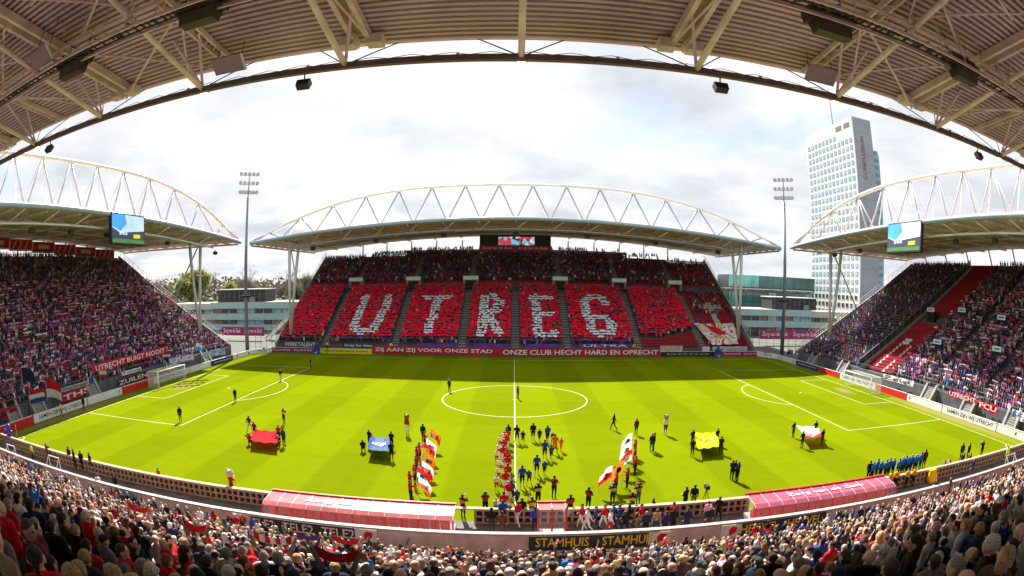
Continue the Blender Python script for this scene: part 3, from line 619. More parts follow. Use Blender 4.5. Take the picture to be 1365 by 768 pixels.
for s in (-1, 1):
    for x in (8.1, 24.6, 41.0):                      # heavy plate girders
        for d in (-.42, .42): MB().bar((s*x+d, -41.6, rz(-41.6)-.28), (s*x+d, -66, rz(-66)-.28), .26, .46).build('girder', steel_tan, nroof)
        MB().bar((s*x, -42.6, rz(-42.6)-.12), (s*x, -66, rz(-66)-.12), .5, .12).build('girder_web', M('steel_tan_dark', (.38, .27, .17), var=.15), nroof)
        for d in (-.75, .75):
            bx_ = MB(); bx_.box((s*x+d, -42.3, rz(-42.3)-.5), (.85, .8, .55)); q = bx_.build('pulley_box', steel_tan, nroof)
            MB().box((s*x+d, -41.86, rz(-42.3)-.5), (.34, .08, .26)).build('pulley', dark_metal, nroof)
    for x in (16.3, 33.0):                            # lattice girders
        for d in (-.3, .3): MB().bar((s*x+d, -41.5, rz(-41.5)-.2), (s*x+d, -66, rz(-66)-.2), .13, .3).build('girder', steel_tan, nroof)
        for i in range(26):
            y = -41.8-i*.9; MB().bar((s*x-.26, y, rz(y)-.2), (s*x+.26, y-.45, rz(y-.45)-.2), .06, .1).build('lacing', steel_tan, nroof)
    RODS = [((15.6, -48.7), (24.7, -41.9), 1), ((17, -53.4), (21.3, -50.4), 1), ((16.2, -52.6), (17.7, -49.8), 0), ((21.7, -55.9), (16.9, -50.0), 0), ((15.7, -48.2), (19.0, -42.2), 0), ((22.4, -48.1), (16.6, -42.2), 0),
            ((32, -48.5), (25.4, -42), 1), ((31.5, -49), (27.6, -42.2), 0), ((23.5, -49), (30.5, -54), 0), ((33, -48), (37, -42), 0), ((7.6, -43.3), (8.6, -50), 0), ((24.6, -55), (31, -50), 1), ((12.5, -58), (21.7, -55), 1), ((34, -56), (24.8, -57), 0)]
    for (x0, y0), (x1, y1), k in RODS:
        MB().tube((s*x0, y0, rz(y0)-.75), (s*x1, y1, rz(y1)-.75), .085 if k else .07, n=6).build('brace', steel_tan if k else steel_pink, nroof)
# catwalk
NPRC = np.random.RandomState(2)
cw = nroof
for yy, zz, mt in ((-49.9, 26.2, steel_pink), (-50.9, 26.2, steel_pink), (-49.9, 26.9, steel_pink), (-50.9, 26.95, steel_pink)):
    MB().bar((-60, yy, zz), (60, yy, zz), .1, .16).build('catwalk_rail', mt, cw)
gr_ = MB()
for i in range(300): gr_.box((-59.9+i*.4, -50.4+NPRC.uniform(-.05, .05), 26.22+NPRC.uniform(0, .3)), (NPRC.uniform(.06, .22), .8, .04))
gr_.bar((-60, -50.2, 26.2), (60, -50.2, 26.2), .07, .07); gr_.bar((-60, -50.6, 26.2), (60, -50.6, 26.2), .07, .07)
gr_.build('catwalk_grating', M('grating_dark', (.05, .04, .03), var=.4, scale=6), cw)
for i in range(-30, 31): MB().tube((i*1.9, -50.9, 26.2), (i*1.9, -50.9, rz(-50.9)), .04, n=5).build('catwalk_post', steel_pink, cw)
for i in range(-15, 16): MB().bar((i*3.8+.5, -50.85, 26.3), (i*3.8+2.2, -49.95, 26.85), .05, .05).build('catwalk_brace', steel_tan, cw)
# things hung under the near roof
for x, lab in ((-10.75, 'inner'), (-32.0, 'outer'), (9.85, 'inner'), (30.8, 'outer')):
    speaker((x, -43.05, 24.75), (0, .95, -.55), '%s black loudspeaker below the near roof beam on the %s side' % (lab, 'home end' if x < 0 else 'tower'), 'loudspeakers under the near roof edge', .75)
def line_box(x, y, z, lab, yaw):
    A = np.array((math.cos(yaw), math.sin(yaw), 0)); B = np.array((-A[1], A[0], 0)); p0 = np.array((x, y, z)); e = empty('heater', p0, lab, 'heater', 'dark ribbed boxes under the near roof')
    MB().prism([p0-A*1.2+B*a+np.array((0, 0, c)) for a, c in ((-.45, .1), (.45, .1), (.55, .55), (.35, .75), (-.35, .75), (-.55, .55))], A*2.4).build('body', M('heater_dark', (.035, .022, .02), rough=.5, var=.2), e)
    MB().prism([p0-A*.9+B*a+np.array((0, 0, c)) for a, c in ((-.3, -.45), (.3, -.45), (.45, .08), (-.45, .08))], A*1.8).build('lower_box', M('heater_olive', (.07, .05, .03), rough=.5, var=.2), e)
    for k in range(4): MB().box(p0+A*0+B*(-.36+.24*k)+np.array((0, 0, .8)), (2.2, .05, .08), [A, B, np.array((0, 0, 1.))]).build('rib', M('heater_rib', (.12, .05, .04)), e)
    for k in (-1, 1): MB().tube(p0+A*k*.9+np.array((0, 0, .7)), p0+A*k*.9+np.array((0, 0, rz(y)-z-.1)), .03, n=5).build('hanger', dark_metal, e)
for u, v in ((267, 20), (98, 91)):
    q = at('z', 26.1, u, v); line_box(q[0], q[1], 26.1, '%s dark ribbed heater box by the catwalk on the home end side' % ('inner' if u > 200 else 'outer'), 0.0)
for u, v in ((1108, 37), (1284, 98)):
    q = at('z', 26.1, u, v); line_box(q[0], q[1], 26.1, '%s dark ribbed heater box by the catwalk on the tower side' % ('inner' if u < 1200 else 'outer'), 0.0)
for u, v, yw in ((54, 76, -.1), (304, 86, .0), (1095, 100, 0.0), (1276, 87, .1)):
    q = at('z', 26.4, u, v); e = empty('reflector_panel', q, 'flat mauve panel %s' % {54: 'behind the catwalk on the home end side', 304: 'before the catwalk on the home end side', 1095: 'before the catwalk on the tower side', 1276: 'behind the catwalk on the tower side'}[u], 'panel', 'flat panels under the near roof')
    A = np.array((math.cos(yw), math.sin(yw), 0)); B = np.array((-A[1]*.8, A[0]*.8, -.6)); Nn = np.cross(A, B)
    MB().box(q, (1.9, 1.05, .1), [A, B, Nn]).build('panel', M('panel_mauve', (.30, .20, .19), rough=.5, var=.08), e)
    MB().box(q+A*.98, (.06, 1.05, .14), [A, B, Nn]).build('edge', steel_white, e)
    for k in (-1, 1): MB().tube(q+A*k*.8, q+A*k*.8+np.array((0, 0, rz(q[1])-q[2]-.1)), .025, n=5).build('hanger', dark_metal, e)
lampm = M('lamp_glow', (1., .93, .75), var=0, emit=1.6)
for x in (-17.2, 0, 17.2, 34.4, -34.4):
    e = empty('lamp', (x, -42.8, 25.2), 'small lit lamp on the near roof beam %s' % {0: 'above the halfway line', 17: 'between the tower side loudspeakers', 34: 'beyond the tower side loudspeakers', -17: 'between the home side loudspeakers', -34: 'beyond the home side loudspeakers'}[int(x)], 'lamp', 'small lamps on the near roof beam')
    MB().box((x, -42.78, 25.5), (.5, .34, .16)).build('housing', dark_metal, e); MB().box((x, -42.72, 25.39), (.4, .26, .05)).build('lens', lampm, e)
for i in range(-24, 25, 2):
    if i % 4: MB().box((i*1.9+.8, -43, 25.75), (.14, .3, .1)).build('beam_clip', steel_pink, nroof)

# ================================================================== perimeter wall with square openings
wall_tan = M('wall_tan', (.36, .27, .18), rough=.9, var=.2, scale=2.5, bump=.25)
pw = empty('perimeter_wall', (0, -36.45, 0), 'low tan wall of square openings along the near touchline', 'wall')
def lattice_panel():
    b = MB(); L_ = 3.0
    for k in range(7): b.box((k*.5, 0, .5), (.15, .22, 1.0))
    for z in (.06, .5, .94): b.box((1.5, .003, z), (2.99, .21, .12))
    me = new_mesh('wall_panel', b.V, b.F); me.materials.append(wall_tan); return me
lp = lattice_panel(); bk = MB(); bk.box((1.5, .15, .48), (2.98, .04, .9)); bkm = new_mesh('shade_backing', bk.V, bk.F); bkm.materials.append(M('opening_shade', (.02, .018, .016), var=.3))  # dark sheet behind the square openings, its colour stands in for their shade
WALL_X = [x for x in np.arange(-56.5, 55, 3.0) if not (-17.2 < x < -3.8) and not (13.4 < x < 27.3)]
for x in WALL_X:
    o = link('wall_panel', lp, None, pw, (x, 0, 0)); link('shade_backing', bkm, None, o, (0, 0, 0))
MB().box((0, -36.45, 1.03), (113, .3, .07)).build('coping', M('coping_tan', (.38, .30, .22), rough=.85, var=.15), pw)

# ---- dugouts: seen from behind; curved clear roof on red ribs, red seats inside
def translucent(m, col, f):
    nt = m.node_tree; P = nt.nodes['Principled BSDF']; t = nt.nodes.new('ShaderNodeBsdfTranslucent'); x = nt.nodes.new('ShaderNodeMixShader'); x.inputs[0].default_value = f; t.inputs[0].default_value = tuple(col)+(1,)
    nt.links.new(P.outputs[0], x.inputs[1]); nt.links.new(t.outputs[0], x.inputs[2]); nt.links.new(x.outputs[0], nt.nodes['Material Output'].inputs[0]); return m
def dugout(x0, x1, lab, n, string, canopy, deep=True, y_open=-37.35, y_back=-39.1, h=1.62, yshift=0.0, z0=.35):
    e = empty('dugout', ((x0+x1)/2, y_back, 0), lab, 'dugout', 'dugouts along the near touchline')
    prof = [(y_back, z0), (y_back-.02, z0+.62), (y_back+.08, z0+1.0), (y_back+.38, z0+1.16), (y_open-.35, z0+1.26), (y_open, z0+1.28)]
    if not deep: prof = [(y_back, z0), (y_back-.02, z0+.9), (y_back+.1, z0+1.45), (y_back+.4, z0+1.72), (y_open, z0+1.75)]
    MB().box(((x0+x1)/2, (y_open+y_back)/2, z0/2), (x1-x0, abs(y_open-y_back), z0)).build('plinth', concrete, e)
    ncan = 2 if deep else 3
    for i in range(n):
        a, b_ = x0+(x1-x0)*i/n+.002, x0+(x1-x0)*(i+1)/n-.002
        for j in range(len(prof)-1):
            (ya, za), (yb, zb_) = prof[j], prof[j+1]; gl = j < ncan
            d = np.array((0, yb-ya, zb_-za)); nn_ = np.array((0, -d[2], d[1])); nn_ = nn_/np.linalg.norm(nn_)*.02
            MB().prism([(a, ya, za), (b_, ya, za), (b_, yb, zb_), (a, yb, zb_)], nn_).build('pane' if gl else 'canopy_sheet', M('clear_pane', (.75, .72, .74), rough=.08, var=0, alpha=.08) if gl else canopy, e)
    for i in range(n+1):
        x = x0+(x1-x0)*i/n; b = MB()
        for j in range(ncan): b.bar((x, prof[j][0], prof[j][1]), (x, prof[j+1][0], prof[j+1][1]), .09, .1, up=(1, 0, 0))
        b.build('rib', red_plastic, e); b = MB()
        for j in range(ncan, len(prof)-1): b.bar((x, prof[j][0], prof[j][1]+.022), (x, prof[j+1][0], prof[j+1][1]+.022), .045, .03, up=(1, 0, 0))
        b.build('canopy_joint', M('joint_pale', (.75, .55, .58), rough=.4, var=.1), e)
    MB().bar((x0-.05, y_open+.02, prof[-1][1]+.02), (x1+.05, y_open+.02, prof[-1][1]+.02), .14, .2).build('front_edge', red_plastic, e)
    MB().bar((x0, y_back, z0+.04), (x1, y_back, z0+.04), .12, .12).build('base_rail', red_plastic, e)
    for x in (x0, x1):
        MB().add([(x, yy, zz) for yy, zz in prof]+[(x, y_open, z0)], [tuple(range(len(prof)+1))]).build('end_pane', M('clear_pane', (.75, .72, .74)), e)
    if deep:
        ns = int((x1-x0)/.62)
        sb = MB(); sb.box((0, 0, .42), (.56, .48, .08)); sb.box((0, -.24, .62), (.56, .08, .84)); sb.box((0, 0, .2), (.5, .4, .38)); sm = new_mesh('seat', sb.V, sb.F); sm.materials.append(red_plastic)
        for i in range(ns): link('seat', sm, None, e, (x0+.4+i*.62-(x0+x1)/2, .85, z0))
    if string:
        j = -2; (ya, za), (yb, zb_) = prof[-3], prof[-2]; c = np.array(((x0+x1)/2, (ya+yb)/2+.05, (za+zb_)/2)); U = np.array((0, yb-ya, zb_-za)); U /= np.linalg.norm(U)
        lettering(string, M('letter_pale', (.80, .62, .66), var=0), c, (1, 0, 0), U, (x1-x0)*.55, .5, e, lift=.085)
dugout(-15.7, -3.6, 'long dugout with pale canopy and red seats by the halfway line', 12, 'Zorg van de Zaak', translucent(M('canopy_white', (.66, .27, .30), rough=.25, var=.25, scale=1.5), (.88, .32, .34), .5))
dugout(14.8, 27.0, 'long dugout with pink canopy and red seats near the row of men in blue', 12, 'Zorg van de Zaak', translucent(M('canopy_pink', (.55, .17, .27), rough=.25, var=.22, scale=1.5), (.8, .28, .36), .5))
dugout(1.25, 2.85, 'small glazed shelter with two red framed panes beside the halfway line', 2, None, MATS['canopy_white'], deep=False, y_open=-37.9)

# ================================================================== advertising boards round the pitch
def board(p, q, h, colour, lab, texts=(), name='advertising_board', t=.12, group='boards round the pitch', z0=.02, tilt=0.0):
    p, q = np.array(p, float), np.array(q, float); d = q-p; L_ = np.linalg.norm(d); d /= L_; up = np.array((0, 0, 1.)); nrm = np.cross(d, up); c = (p+q)/2
    e = empty(name, (c[0], c[1], z0), lab, 'board', group)
    MB().box(c+np.array((0, 0, z0+h/2)), (L_-.02, t, h), [d, -nrm, up]).build('panel', colour, e)
    MB().bar(p+np.array((0, 0, z0+h+.03)), q+np.array((0, 0, z0+h+.03)), t+.04, .06).build('top_rail', white_paint, e)
    for s_, m_, a, w_, hh in texts: lettering(s_, m_, c+d*a*L_+nrm*(t/2)+np.array((0, 0, z0+h/2)), d, up, w_*L_, hh*h, e)
    return e
bw = M('board_white', (.72, .73, .76), rough=.5, var=.08, scale=.7); br = M('board_red', (.62, .015, .02), rough=.5, var=.06); bb = M('board_blue', (.02, .035, .16), rough=.5, var=.08); bm = M('board_magenta', (.30, .015, .11), rough=.5, var=.06)
by_ = M('board_yellow', (.72, .62, .01), rough=.5, var=.06); bk_ = M('board_dark', (.02, .02, .025), rough=.5, var=.1); lred = M('letter_red', (.6, .02, .03), var=0); lblue = M('letter_blue', (.03, .10, .35), var=0)
BX = 55.9
def sb_(sg, ya, yb): return ((sg*BX, ya, 0), (sg*BX, yb, 0)) if sg < 0 else ((sg*BX, yb, 0), (sg*BX, ya, 0))
for sg, nm in ((-1, 'home end'), (1, 'half empty stand')):
    for ya, yb, c_, lab, tx in ((-36, -28.5, br, 'plain red board at the near corner of the %s', ()), (-28.3, -17.3, bw, 'white board with slogan in dark capitals next to the corner of the %s', (('SAMEN ZIJN WIJ UTRECHT', lt_k, 0.02, .86, .62),)),
                                (-17.1, -9.2, bw, 'plain white board with small red star below the %s', (('*', lred, .42 if sg < 0 else -.42, .05, .5),)), (-9.0, -1.2, br, 'plain red board beside the goal of the %s', ()),
                                (-1.0, 9.5, bw, 'white board with slogan behind the goal net of the %s', (('SAMEN ZIJN WIJ UTRECHT', lblue, 0, .86, .62),)), (9.7, 17.0, br if sg > 0 else bw, 'board beyond the goal of the %s', ()),
                                (17.2, 25.6, bb, 'dark blue board with thin white words below the %s', (('www.samenwijutrecht.nl', lt_w, 0, .8, .34),)), (25.8, 33.5, bw, 'white board with blue dots at the far corner of the %s', (('o', lblue, -.3, .1, .5), ('o', lblue, .38, .1, .5)))):
        if sg > 0 and ya == -36: c_, lab = bw, 'plain white board at the near corner of the %s'
        if sg > 0 and ya == -1.0: pass
        pq = sb_(sg, ya, yb); board(pq[0], pq[1], .98, c_, lab % nm, tx)
    a = np.array((sg*BX, 33.7, 0)); b2_ = np.array((sg*53.0, 38.4, 0)); pq = (a, b2_) if sg < 0 else (b2_, a); board(pq[0], pq[1], .98, bw, 'short slanting white board closing the corner by the %s' % nm, (('WIJ', lblue, 0, .4, .5),))
def fb(u0, u1, c_, lab, tx, h=1.02, y=38.5, z0=.02, nm='advertising_board'):
    x0, x1 = at('y', y, u0, 472)[0], at('y', y, u1, 472)[0]; board((x0, y, 0), (x1, y, 0), h, c_, lab, tx, name=nm, z0=z0)
fb(361, 419, bm, 'magenta board with white script in the far corner by the home end', (('Zorg van de Zaak', lt_w, -.24, .42, .5), ('Zorg van de Zaak', lt_w, .25, .42, .5)))
fb(427, 496, by_, 'yellow board with black web address below the red cards', (('sportdirect.com', lt_k, 0, .84, .62),))
fb(881, 952, bk_, 'dark board with four pale ovals below the draped banner', (('OOOO', M('letter_khaki', (.4, .38, .3), var=0), 0, .8, .4),))
fb(962, 1015, bm, 'magenta board with white script in the far corner by the empty seats', (('Zorg van de Zaak', lt_w, -.24, .42, .5), ('Zorg van de Zaak', lt_w, .25, .42, .5)))
# long red banner hung along the far front
x0, x1 = at('y', 38.2, 497, 468)[0], at('y', 38.2, 880, 470)[0]
bn = empty('banner', ((x0+x1)/2, 38.2, 0), 'long red cloth banner with white slogan along the far touchline', 'banner')
V, F = [], []; nb = 90
for i in range(nb+1):
    x = x0+(x1-x0)*i/nb
    for z in (.25, .7, 1.2, 1.75): V.append((x, 38.2+.05*math.sin(i*.9+z), z+.05*math.sin(i*.55)))
for i in range(nb):
    for j in range(3): F.append((4*i+j, 4*i+4+j, 4*i+5+j, 4*i+1+j))
MB().add(V, F).build('cloth', M('banner_red', (.42, .012, .035), rough=.8, var=.2, scale=1.2, bump=.3), bn)
xm = at('y', 38.2, 667, 469)[0]
lettering('ZIJ AAN ZIJ VOOR ONZE STAD', lt_w, ((x0+at('y', 38.2, 660, 469)[0])/2, 38.12, 1.0), (1, 0, 0), (0, 0, 1), (at('y', 38.2, 660, 469)[0]-x0)*.96, .95, bn, lift=.02)
lettering('ONZE CLUB HECHT HARD EN OPRECHT', lt_w, ((x1+xm)/2, 38.12, 1.0), (1, 0, 0), (0, 0, 1), (x1-xm)*.97, .95, bn, lift=.02)
# banners on the far stand's front rail
def rail_banner(u0, u1, v0, v1, colour, lab, tx, y=FY0-.5):
    a, b_ = at('y', y, u0, v1), at('y', y, u1, v0); w_, h_ = b_[0]-a[0], b_[2]-a[2]; c = (a+b_)/2
    e = empty('banner', (c[0], y, a[2]), lab, 'banner', 'banners on the far front rail'); V, F = [], []
    for i in range(13):
        for j in range(4): V.append((a[0]+w_*i/12, y+.05*math.sin(i*1.2+j), a[2]+h_*j/3))
    for i in range(12):
        for j in range(3): F.append((4*i+j, 4*i+4+j, 4*i+5+j, 4*i+1+j))
    MB().add(V, F).build('cloth', colour, e)
    for s_, m_ in tx: lettering(s_, m_, (c[0], y-.07, c[2]), (1, 0, 0), (0, 0, 1), w_*.84, h_*.6, e)
rail_banner(376, 424, 455, 463, M('cloth_slate', (.05, .07, .09), var=.2), 'slate banner with white and yellow company name under the first red block', [('WERKTALENT', lt_w)])
rail_banner(456, 500, 458, 464, M('cloth_slate', (.05, .07, .09)), 'slate banner reading in white behind the yellow board', [('Only for Men', lt_w)])
for u0, u1 in ((555, 610), (632, 676), (700, 748), (772, 842)): rail_banner(u0, u1, 458.5, 463.5, M('cloth_violet', (.12, .06, .30), var=.2), 'violet banner strip under the block of cards with the letter %s' % {555: 'T', 632: 'R', 700: 'E', 772: 'G'}[u0], [('ULTRA', lt_w)] if u0 in (772,) else [])
rail_banner(880, 910, 461, 470, M('cloth_cream', (.52, .45, .40), var=.5, scale=1.5), 'crumpled cream banner with brown marks on the far rail', [])
rail_banner(936, 946, 462, 469, cloth('white'), 'small white banner on the rail beside the empty seats', [])
rail_banner(950, 996, 462, 468, M('cloth_ice', (.55, .62, .68), var=.2), 'pale blue banner with grey words on the far rail', [('www.fcutrecht.nl', M('letter_grey', (.3, .35, .42), var=0))])
# painted flag spread over the empty seats on the right of the far stand
def on_far(u, v, lift=0.5): return at_slope_y(u, v, FY0, FZ0+lift, RISE/RD)
c4 = [on_far(925, 431, .9), on_far(979, 431, .9), on_far(984, 459, .9), on_far(950, 460, .9)]
fl = empty('flag', c4[3], 'large red, white and gold painted flag spread over the far seats', 'flag'); n = 14; V, F = [], []
for i in range(n+1):
    for j in range(n+1):
        a, b_ = i/n, j/n; q = (c4[0]*(1-a)+c4[1]*a)*(1-b_)+(c4[3]*(1-a)+c4[2]*a)*b_; V.append(q+np.array((0, 0, .07*math.sin(i*1.1)*math.cos(j*.9))))
for i in range(n):
    for j in range(n): F.append((i*(n+1)+j, i*(n+1)+j+1, (i+1)*(n+1)+j+1, (i+1)*(n+1)+j))
def blotch(name, cols, scale):
    m = bpy.data.materials.new(name); m.use_nodes = True; nt = m.node_tree; P = nt.nodes['Principled BSDF']; P.inputs['Roughness'].default_value = .8; t = nt.nodes.new('ShaderNodeTexCoord'); n = nt.nodes.new('ShaderNodeTexNoise'); n.inputs['Scale'].default_value = scale; n.inputs['Detail'].default_value = 1.5; n.inputs['Distortion'].default_value = 1.2
    r = nt.nodes.new('ShaderNodeValToRGB'); r.color_ramp.interpolation = 'CONSTANT'; nt.links.new(t.outputs['Object'], n.inputs[0]); nt.links.new(n.outputs[0], r.inputs[0]); nt.links.new(r.outputs[0], P.inputs['Base Color'])
    e = r.color_ramp.elements; e[0].color = cols[0]+(1,); e[1].position = .68; e[1].color = cols[-1]+(1,)
    for i, c in enumerate(cols[1:-1]): x = e.new(.42+i*.09); x.color = c+(1,)
    return m
MB().add(V, F).build('cloth', blotch('flag_paint', [(.5, .015, .02), (.70, .68, .70), (.45, .30, .08), (.68, .66, .68), (.5, .015, .02)], .35), fl)
lerp = lambda a, b_: (c4[0]*(1-a)+c4[1]*a)*(1-b_)+(c4[3]*(1-a)+c4[2]*a)*b_+np.array((0, -.03, .16))
MB().add([lerp(a, b_) for a, b_ in ((.22, .1), (.5, .25), (.72, .52), (.5, .58), (.3, .42))], [(0, 1, 2, 3, 4)]).build('red_blade', cloth('red'), fl)
# banners along the home end front
def end_banner(sg, u0, v0, u1, v1, h, colour, lab, tx=None, x=None, m_=lt_w):
    x = sg*(SX0-.95) if x is None else x; a, b_ = at('x', x, u0, v0), at('x', x, u1, v1); e = empty('banner', (x, (a[1]+b_[1])/2, min(a[2], b_[2])-h), lab, 'banner', 'banners along the %s front' % ('home end' if sg < 0 else 'half empty stand')); V, F = [], []
    for i in range(17):
        t = i/16
        for j in range(4): q = a*(1-t)+b_*t; V.append((x-sg*.05*math.sin(i*1.1+j), q[1], q[2]-h*j/3))
    for i in range(16):
        for j in range(3): F.append((4*i+j, 4*i+1+j, 4*i+5+j, 4*i+4+j))
    MB().add(V, F).build('cloth', colour, e)
    if tx:
        d = b_-a; L_ = np.linalg.norm(d); d /= L_; up = np.cross(d, (0, 0, 1.)); up = np.cross(up, d); lettering(tx, m_, (a+b_)/2-np.array((sg*.08, 0, 0))-up*0-np.array((0, 0, h/2)), d, up, L_*.92, h*.62, e)
rb = M('banner_crimson', (.45, .012, .05), rough=.8, var=.2, bump=.2)
end_banner(-1, 122, 487, 222, 461, 1.25, rb, 'red banner with white capitals raised over the home end front rows', 'UTRECHT BUIGT NOOIT', x=-SX0-.6)
for a in ((0, 546, 26, 540, 1.3, 'red banner with black and white letters at the corner of the home end', 'KO', rb, lt_k), (82, 526, 120, 512, 1.2, 'red banner with short white word behind the slogan board', 'THS', rb, lt_w), (156, 507, 197, 494, 1.1, 'dark red banner with white word beside the goal', 'ZUILEN', M('banner_dark', (.10, .01, .02), var=.3), lt_w),
          (162, 496, 188, 489, .6, 'narrow white banner with grey script above the dark red one', 'Tolsteeg', cloth('white'), lt_k), (225, 478, 258, 471, 1.2, 'white and violet striped banner near the goal', 'UVO', M('banner_lilac', (.40, .36, .60), var=.4, scale=1.5), lt_w),
          (270, 470, 300, 466, 1.0, 'pale blue and red banner near the far end of the home end', None, M('banner_mix', (.35, .45, .55), var=.5, scale=1.2), lt_w), (76, 519, 118, 507, .6, 'grey white banner hanging over the front of the home end', 'Ondiep', cloth('light_grey'), lt_k)):
    end_banner(-1, a[0], a[1], a[2], a[3], a[4], a[7], a[5], a[6], m_=a[8])
for a in ((1178, 498, 1218, 508, .9, 'white banner with grey script on the wall of the half empty stand', 'Zeist', cloth('white'), lt_k), (1265, 519, 1303, 530, .95, 'red and white striped banner on the sunny wall', 'UTRECHT', rb, lt_w), (1306, 533, 1330, 541, 1.1, 'small red banner with white lines between stairs', 'FCU', cloth('red'), lt_w), (1350, 545, 1372, 553, 1.1, 'white banner with blue letters at the near end of the sunny wall', 'Fi', cloth('white'), lblue)):
    end_banner(1, a[0], a[1], a[2], a[3], a[4], a[7], a[5], a[6], m_=a[8])
def flagcloth(k):
    n_ = 'flagcloth_'+k
    return MATS[n_] if n_ in MATS else translucent(M(n_, PAL[k], rough=.85, var=.2, scale=6, bump=.3), np.clip(np.array(PAL[k])*1.25, 0, .9), .5)
def waved_flag(p, pole_h, w_, h_, cols, lab, d=(0, 1, 0), group='waved flags', lean=0.0, droop=0.35, base_z=None, emblem=None):
    p = np.array(p, float); d = np.array(d, float); d /= np.linalg.norm(d); e = empty('flag', p, lab, 'flag', group); t = p+np.array((0, 0, pole_h))+d*lean
    MB().tube(p, t, .02, n=5).build('pole', white_paint, e); n = 10; sd = np.cross(d, (0, 0, 1.))
    up = (t-p)/np.linalg.norm(t-p)
    for b_ in range(len(cols)):
        V, F = [], []; z0_, z1_ = b_/len(cols), (b_+1)/len(cols)
        for i in range(n+1):
            a = i/n
            for z in (z0_, (z0_+z1_)/2, z1_): V.append(t-up*(h_*z)+d*(w_*a)+sd*(.12*math.sin(a*6+z*2)*a)-np.array((0, 0, droop*a*a)))
        for i in range(n):
            for j in range(2): F.append((3*i+j, 3*i+j+1, 3*i+j+4, 3*i+j+3))
        MB().add(V, F).build('flag_cloth', flagcloth(cols[b_]), e)
    if emblem:
        c = t-up*(h_*.5)+d*(w_*.5)-np.array((0, 0, droop*.25)); V = [c+d*a*.26*h_+up*b_*.26*h_+sd*s for a, b_ in ((-1, .6), (0, 1), (1, .6), (.8, -.5), (0, -1), (-.8, -.5)) for s in (.0,)]
        for s in (.16, -.16): MB().add([v+sd*s for v in V], [(0, 1, 2, 3, 4, 5)]).build('emblem', cloth(emblem), e)
q = at('x', -59.2, 62, 522); waved_flag((q[0], q[1], q[2]-1.2), 2.6, 2.6, 2.2, ['red', 'white'], 'red and white flag waved at the front of the home end', d=(.2, 1, 0), droop=.9)
q = at('x', -58.9, 41, 541); waved_flag((q[0], q[1], q[2]-.3), 2.1, 3.0, 1.6, ['red', 'white', 'blue'], 'red, white and blue flag hanging at the front of the home end', d=(0, 1, 0), droop=.1)
q = at('x', -59.2, 134, 510); waved_flag((q[0], q[1], q[2]-.3), 1.9, 1.6, 1.0, ['white', 'red'], 'small white over red flag at the home end railing', d=(0, 1, 0), droop=.2)
q = at('x', -59.2, 218, 483); waved_flag((q[0], q[1], q[2]-.3), 1.9, 2.2, 1.1, ['red', 'white', 'blue'], 'small tricolour flag near the goal at the home end railing', d=(0, 1, 0), droop=.2)
q = at('x', -60, 262, 470); waved_flag((q[0], q[1], q[2]-.6), 2.4, 2.2, 1.5, ['light_grey', 'bright_blue'], 'pale blue flag waved at the far part of the home end', d=(0, 1, 0), droop=.6)
q = at('x', -60, 30, 512); waved_flag((q[0], q[1], q[2]-.6), 2.6, 2.4, 1.6, ['navy'], 'dark flag hanging among the home end crowd', d=(0, 1, 0), droop=.8)

# ================================================================== beyond the stands
glass_teal = M('glass_teal', (.22, .42, .48), rough=.12, var=.35, scale=.6, spec=.8); glass_dark = M('glass_dark', (.03, .04, .045), rough=.15, var=.4, scale=.5, spec=.8)
# white tower with grids of windows
TX, TY0, TY1, TZ = 128.4, 97.5, 135.0, 84.0
tower = empty('office_tower', (TX+5, 110, 0), 'tall white office tower with rows of blue windows behind the stands', 'building')
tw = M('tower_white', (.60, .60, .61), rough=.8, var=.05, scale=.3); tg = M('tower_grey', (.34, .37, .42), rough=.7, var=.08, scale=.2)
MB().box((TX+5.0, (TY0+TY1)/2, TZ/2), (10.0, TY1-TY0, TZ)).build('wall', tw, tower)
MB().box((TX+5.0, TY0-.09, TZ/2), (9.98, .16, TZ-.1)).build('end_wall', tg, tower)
wf = MB(); wf.box((0, 0, 0), (.14, 1.75, 1.75)); wfm = new_mesh('window', wf.V, wf.F); wfm.materials.append(M('window_frame_white', (.72, .73, .75), var=0))
wp = MB(); wp.box((-.05, -.0, 0), (.12, 1.45, 1.5)); wpm = new_mesh('pane', wp.V, wp.F); wpm.materials.append(glass_teal)
wpm2 = wpm.copy(); wpm2.materials.clear(); wpm2.materials.append(M('glass_sky', (.34, .52, .60), rough=.1, var=.3, scale=.8))
wpm3 = wpm.copy(); wpm3.materials.clear(); wpm3.materials.append(glass_dark)
toff = origin(tower)
for r in range(24):
    for c in range(12):
        z, y = 7+r*3.08, TY0+2.4+c*3.0
        if r == 23 and c in (0, 1, 2, 3): continue
        o = link('window', wfm, None, tower, Vector((TX-.03, y, z))-Vector(toff)); link('pane', random.choice((wpm, wpm, wpm2)) if r > 2 else wpm3, None, o, (-.03, 0, 0))
for k in (0, 1): MB().box((TX-.03, TY0+4.3+k*6, 81.2), (.1, 4.2, 2.0)).build('top_recess', M('recess_grey', (.12, .12, .13), var=.1), tower)
lettering('CONCLUSION', M('letter_maroon', (.22, .02, .04), var=0), (TX+4.2, TY0-.19, 67.5), (0, 0, 1), (-1, 0, 0), 17.5, 1.9, tower, lift=.02)
for k in range(9): MB().bar((TX+.1, TY0-.18, 6+k*9), (TX+9.9, TY0-.18, 6+k*9), .02, .12).build('panel_joint', M('joint_grey', (.2, .22, .25), var=0), tower)
MB().box((TX+12.8, TY0+14, 35), (5.6, 22, 72)).build('stair_block', M('tower_blue_grey', (.40, .46, .54), var=.1), tower)
for r in range(23): MB().box((TX+12.8, TY0+2.95, 4+r*3.08), (4.4, .12, 1.5)).build('window_band', M('glass_blue', (.12, .32, .50), rough=.12, var=.3, scale=.6), tower)
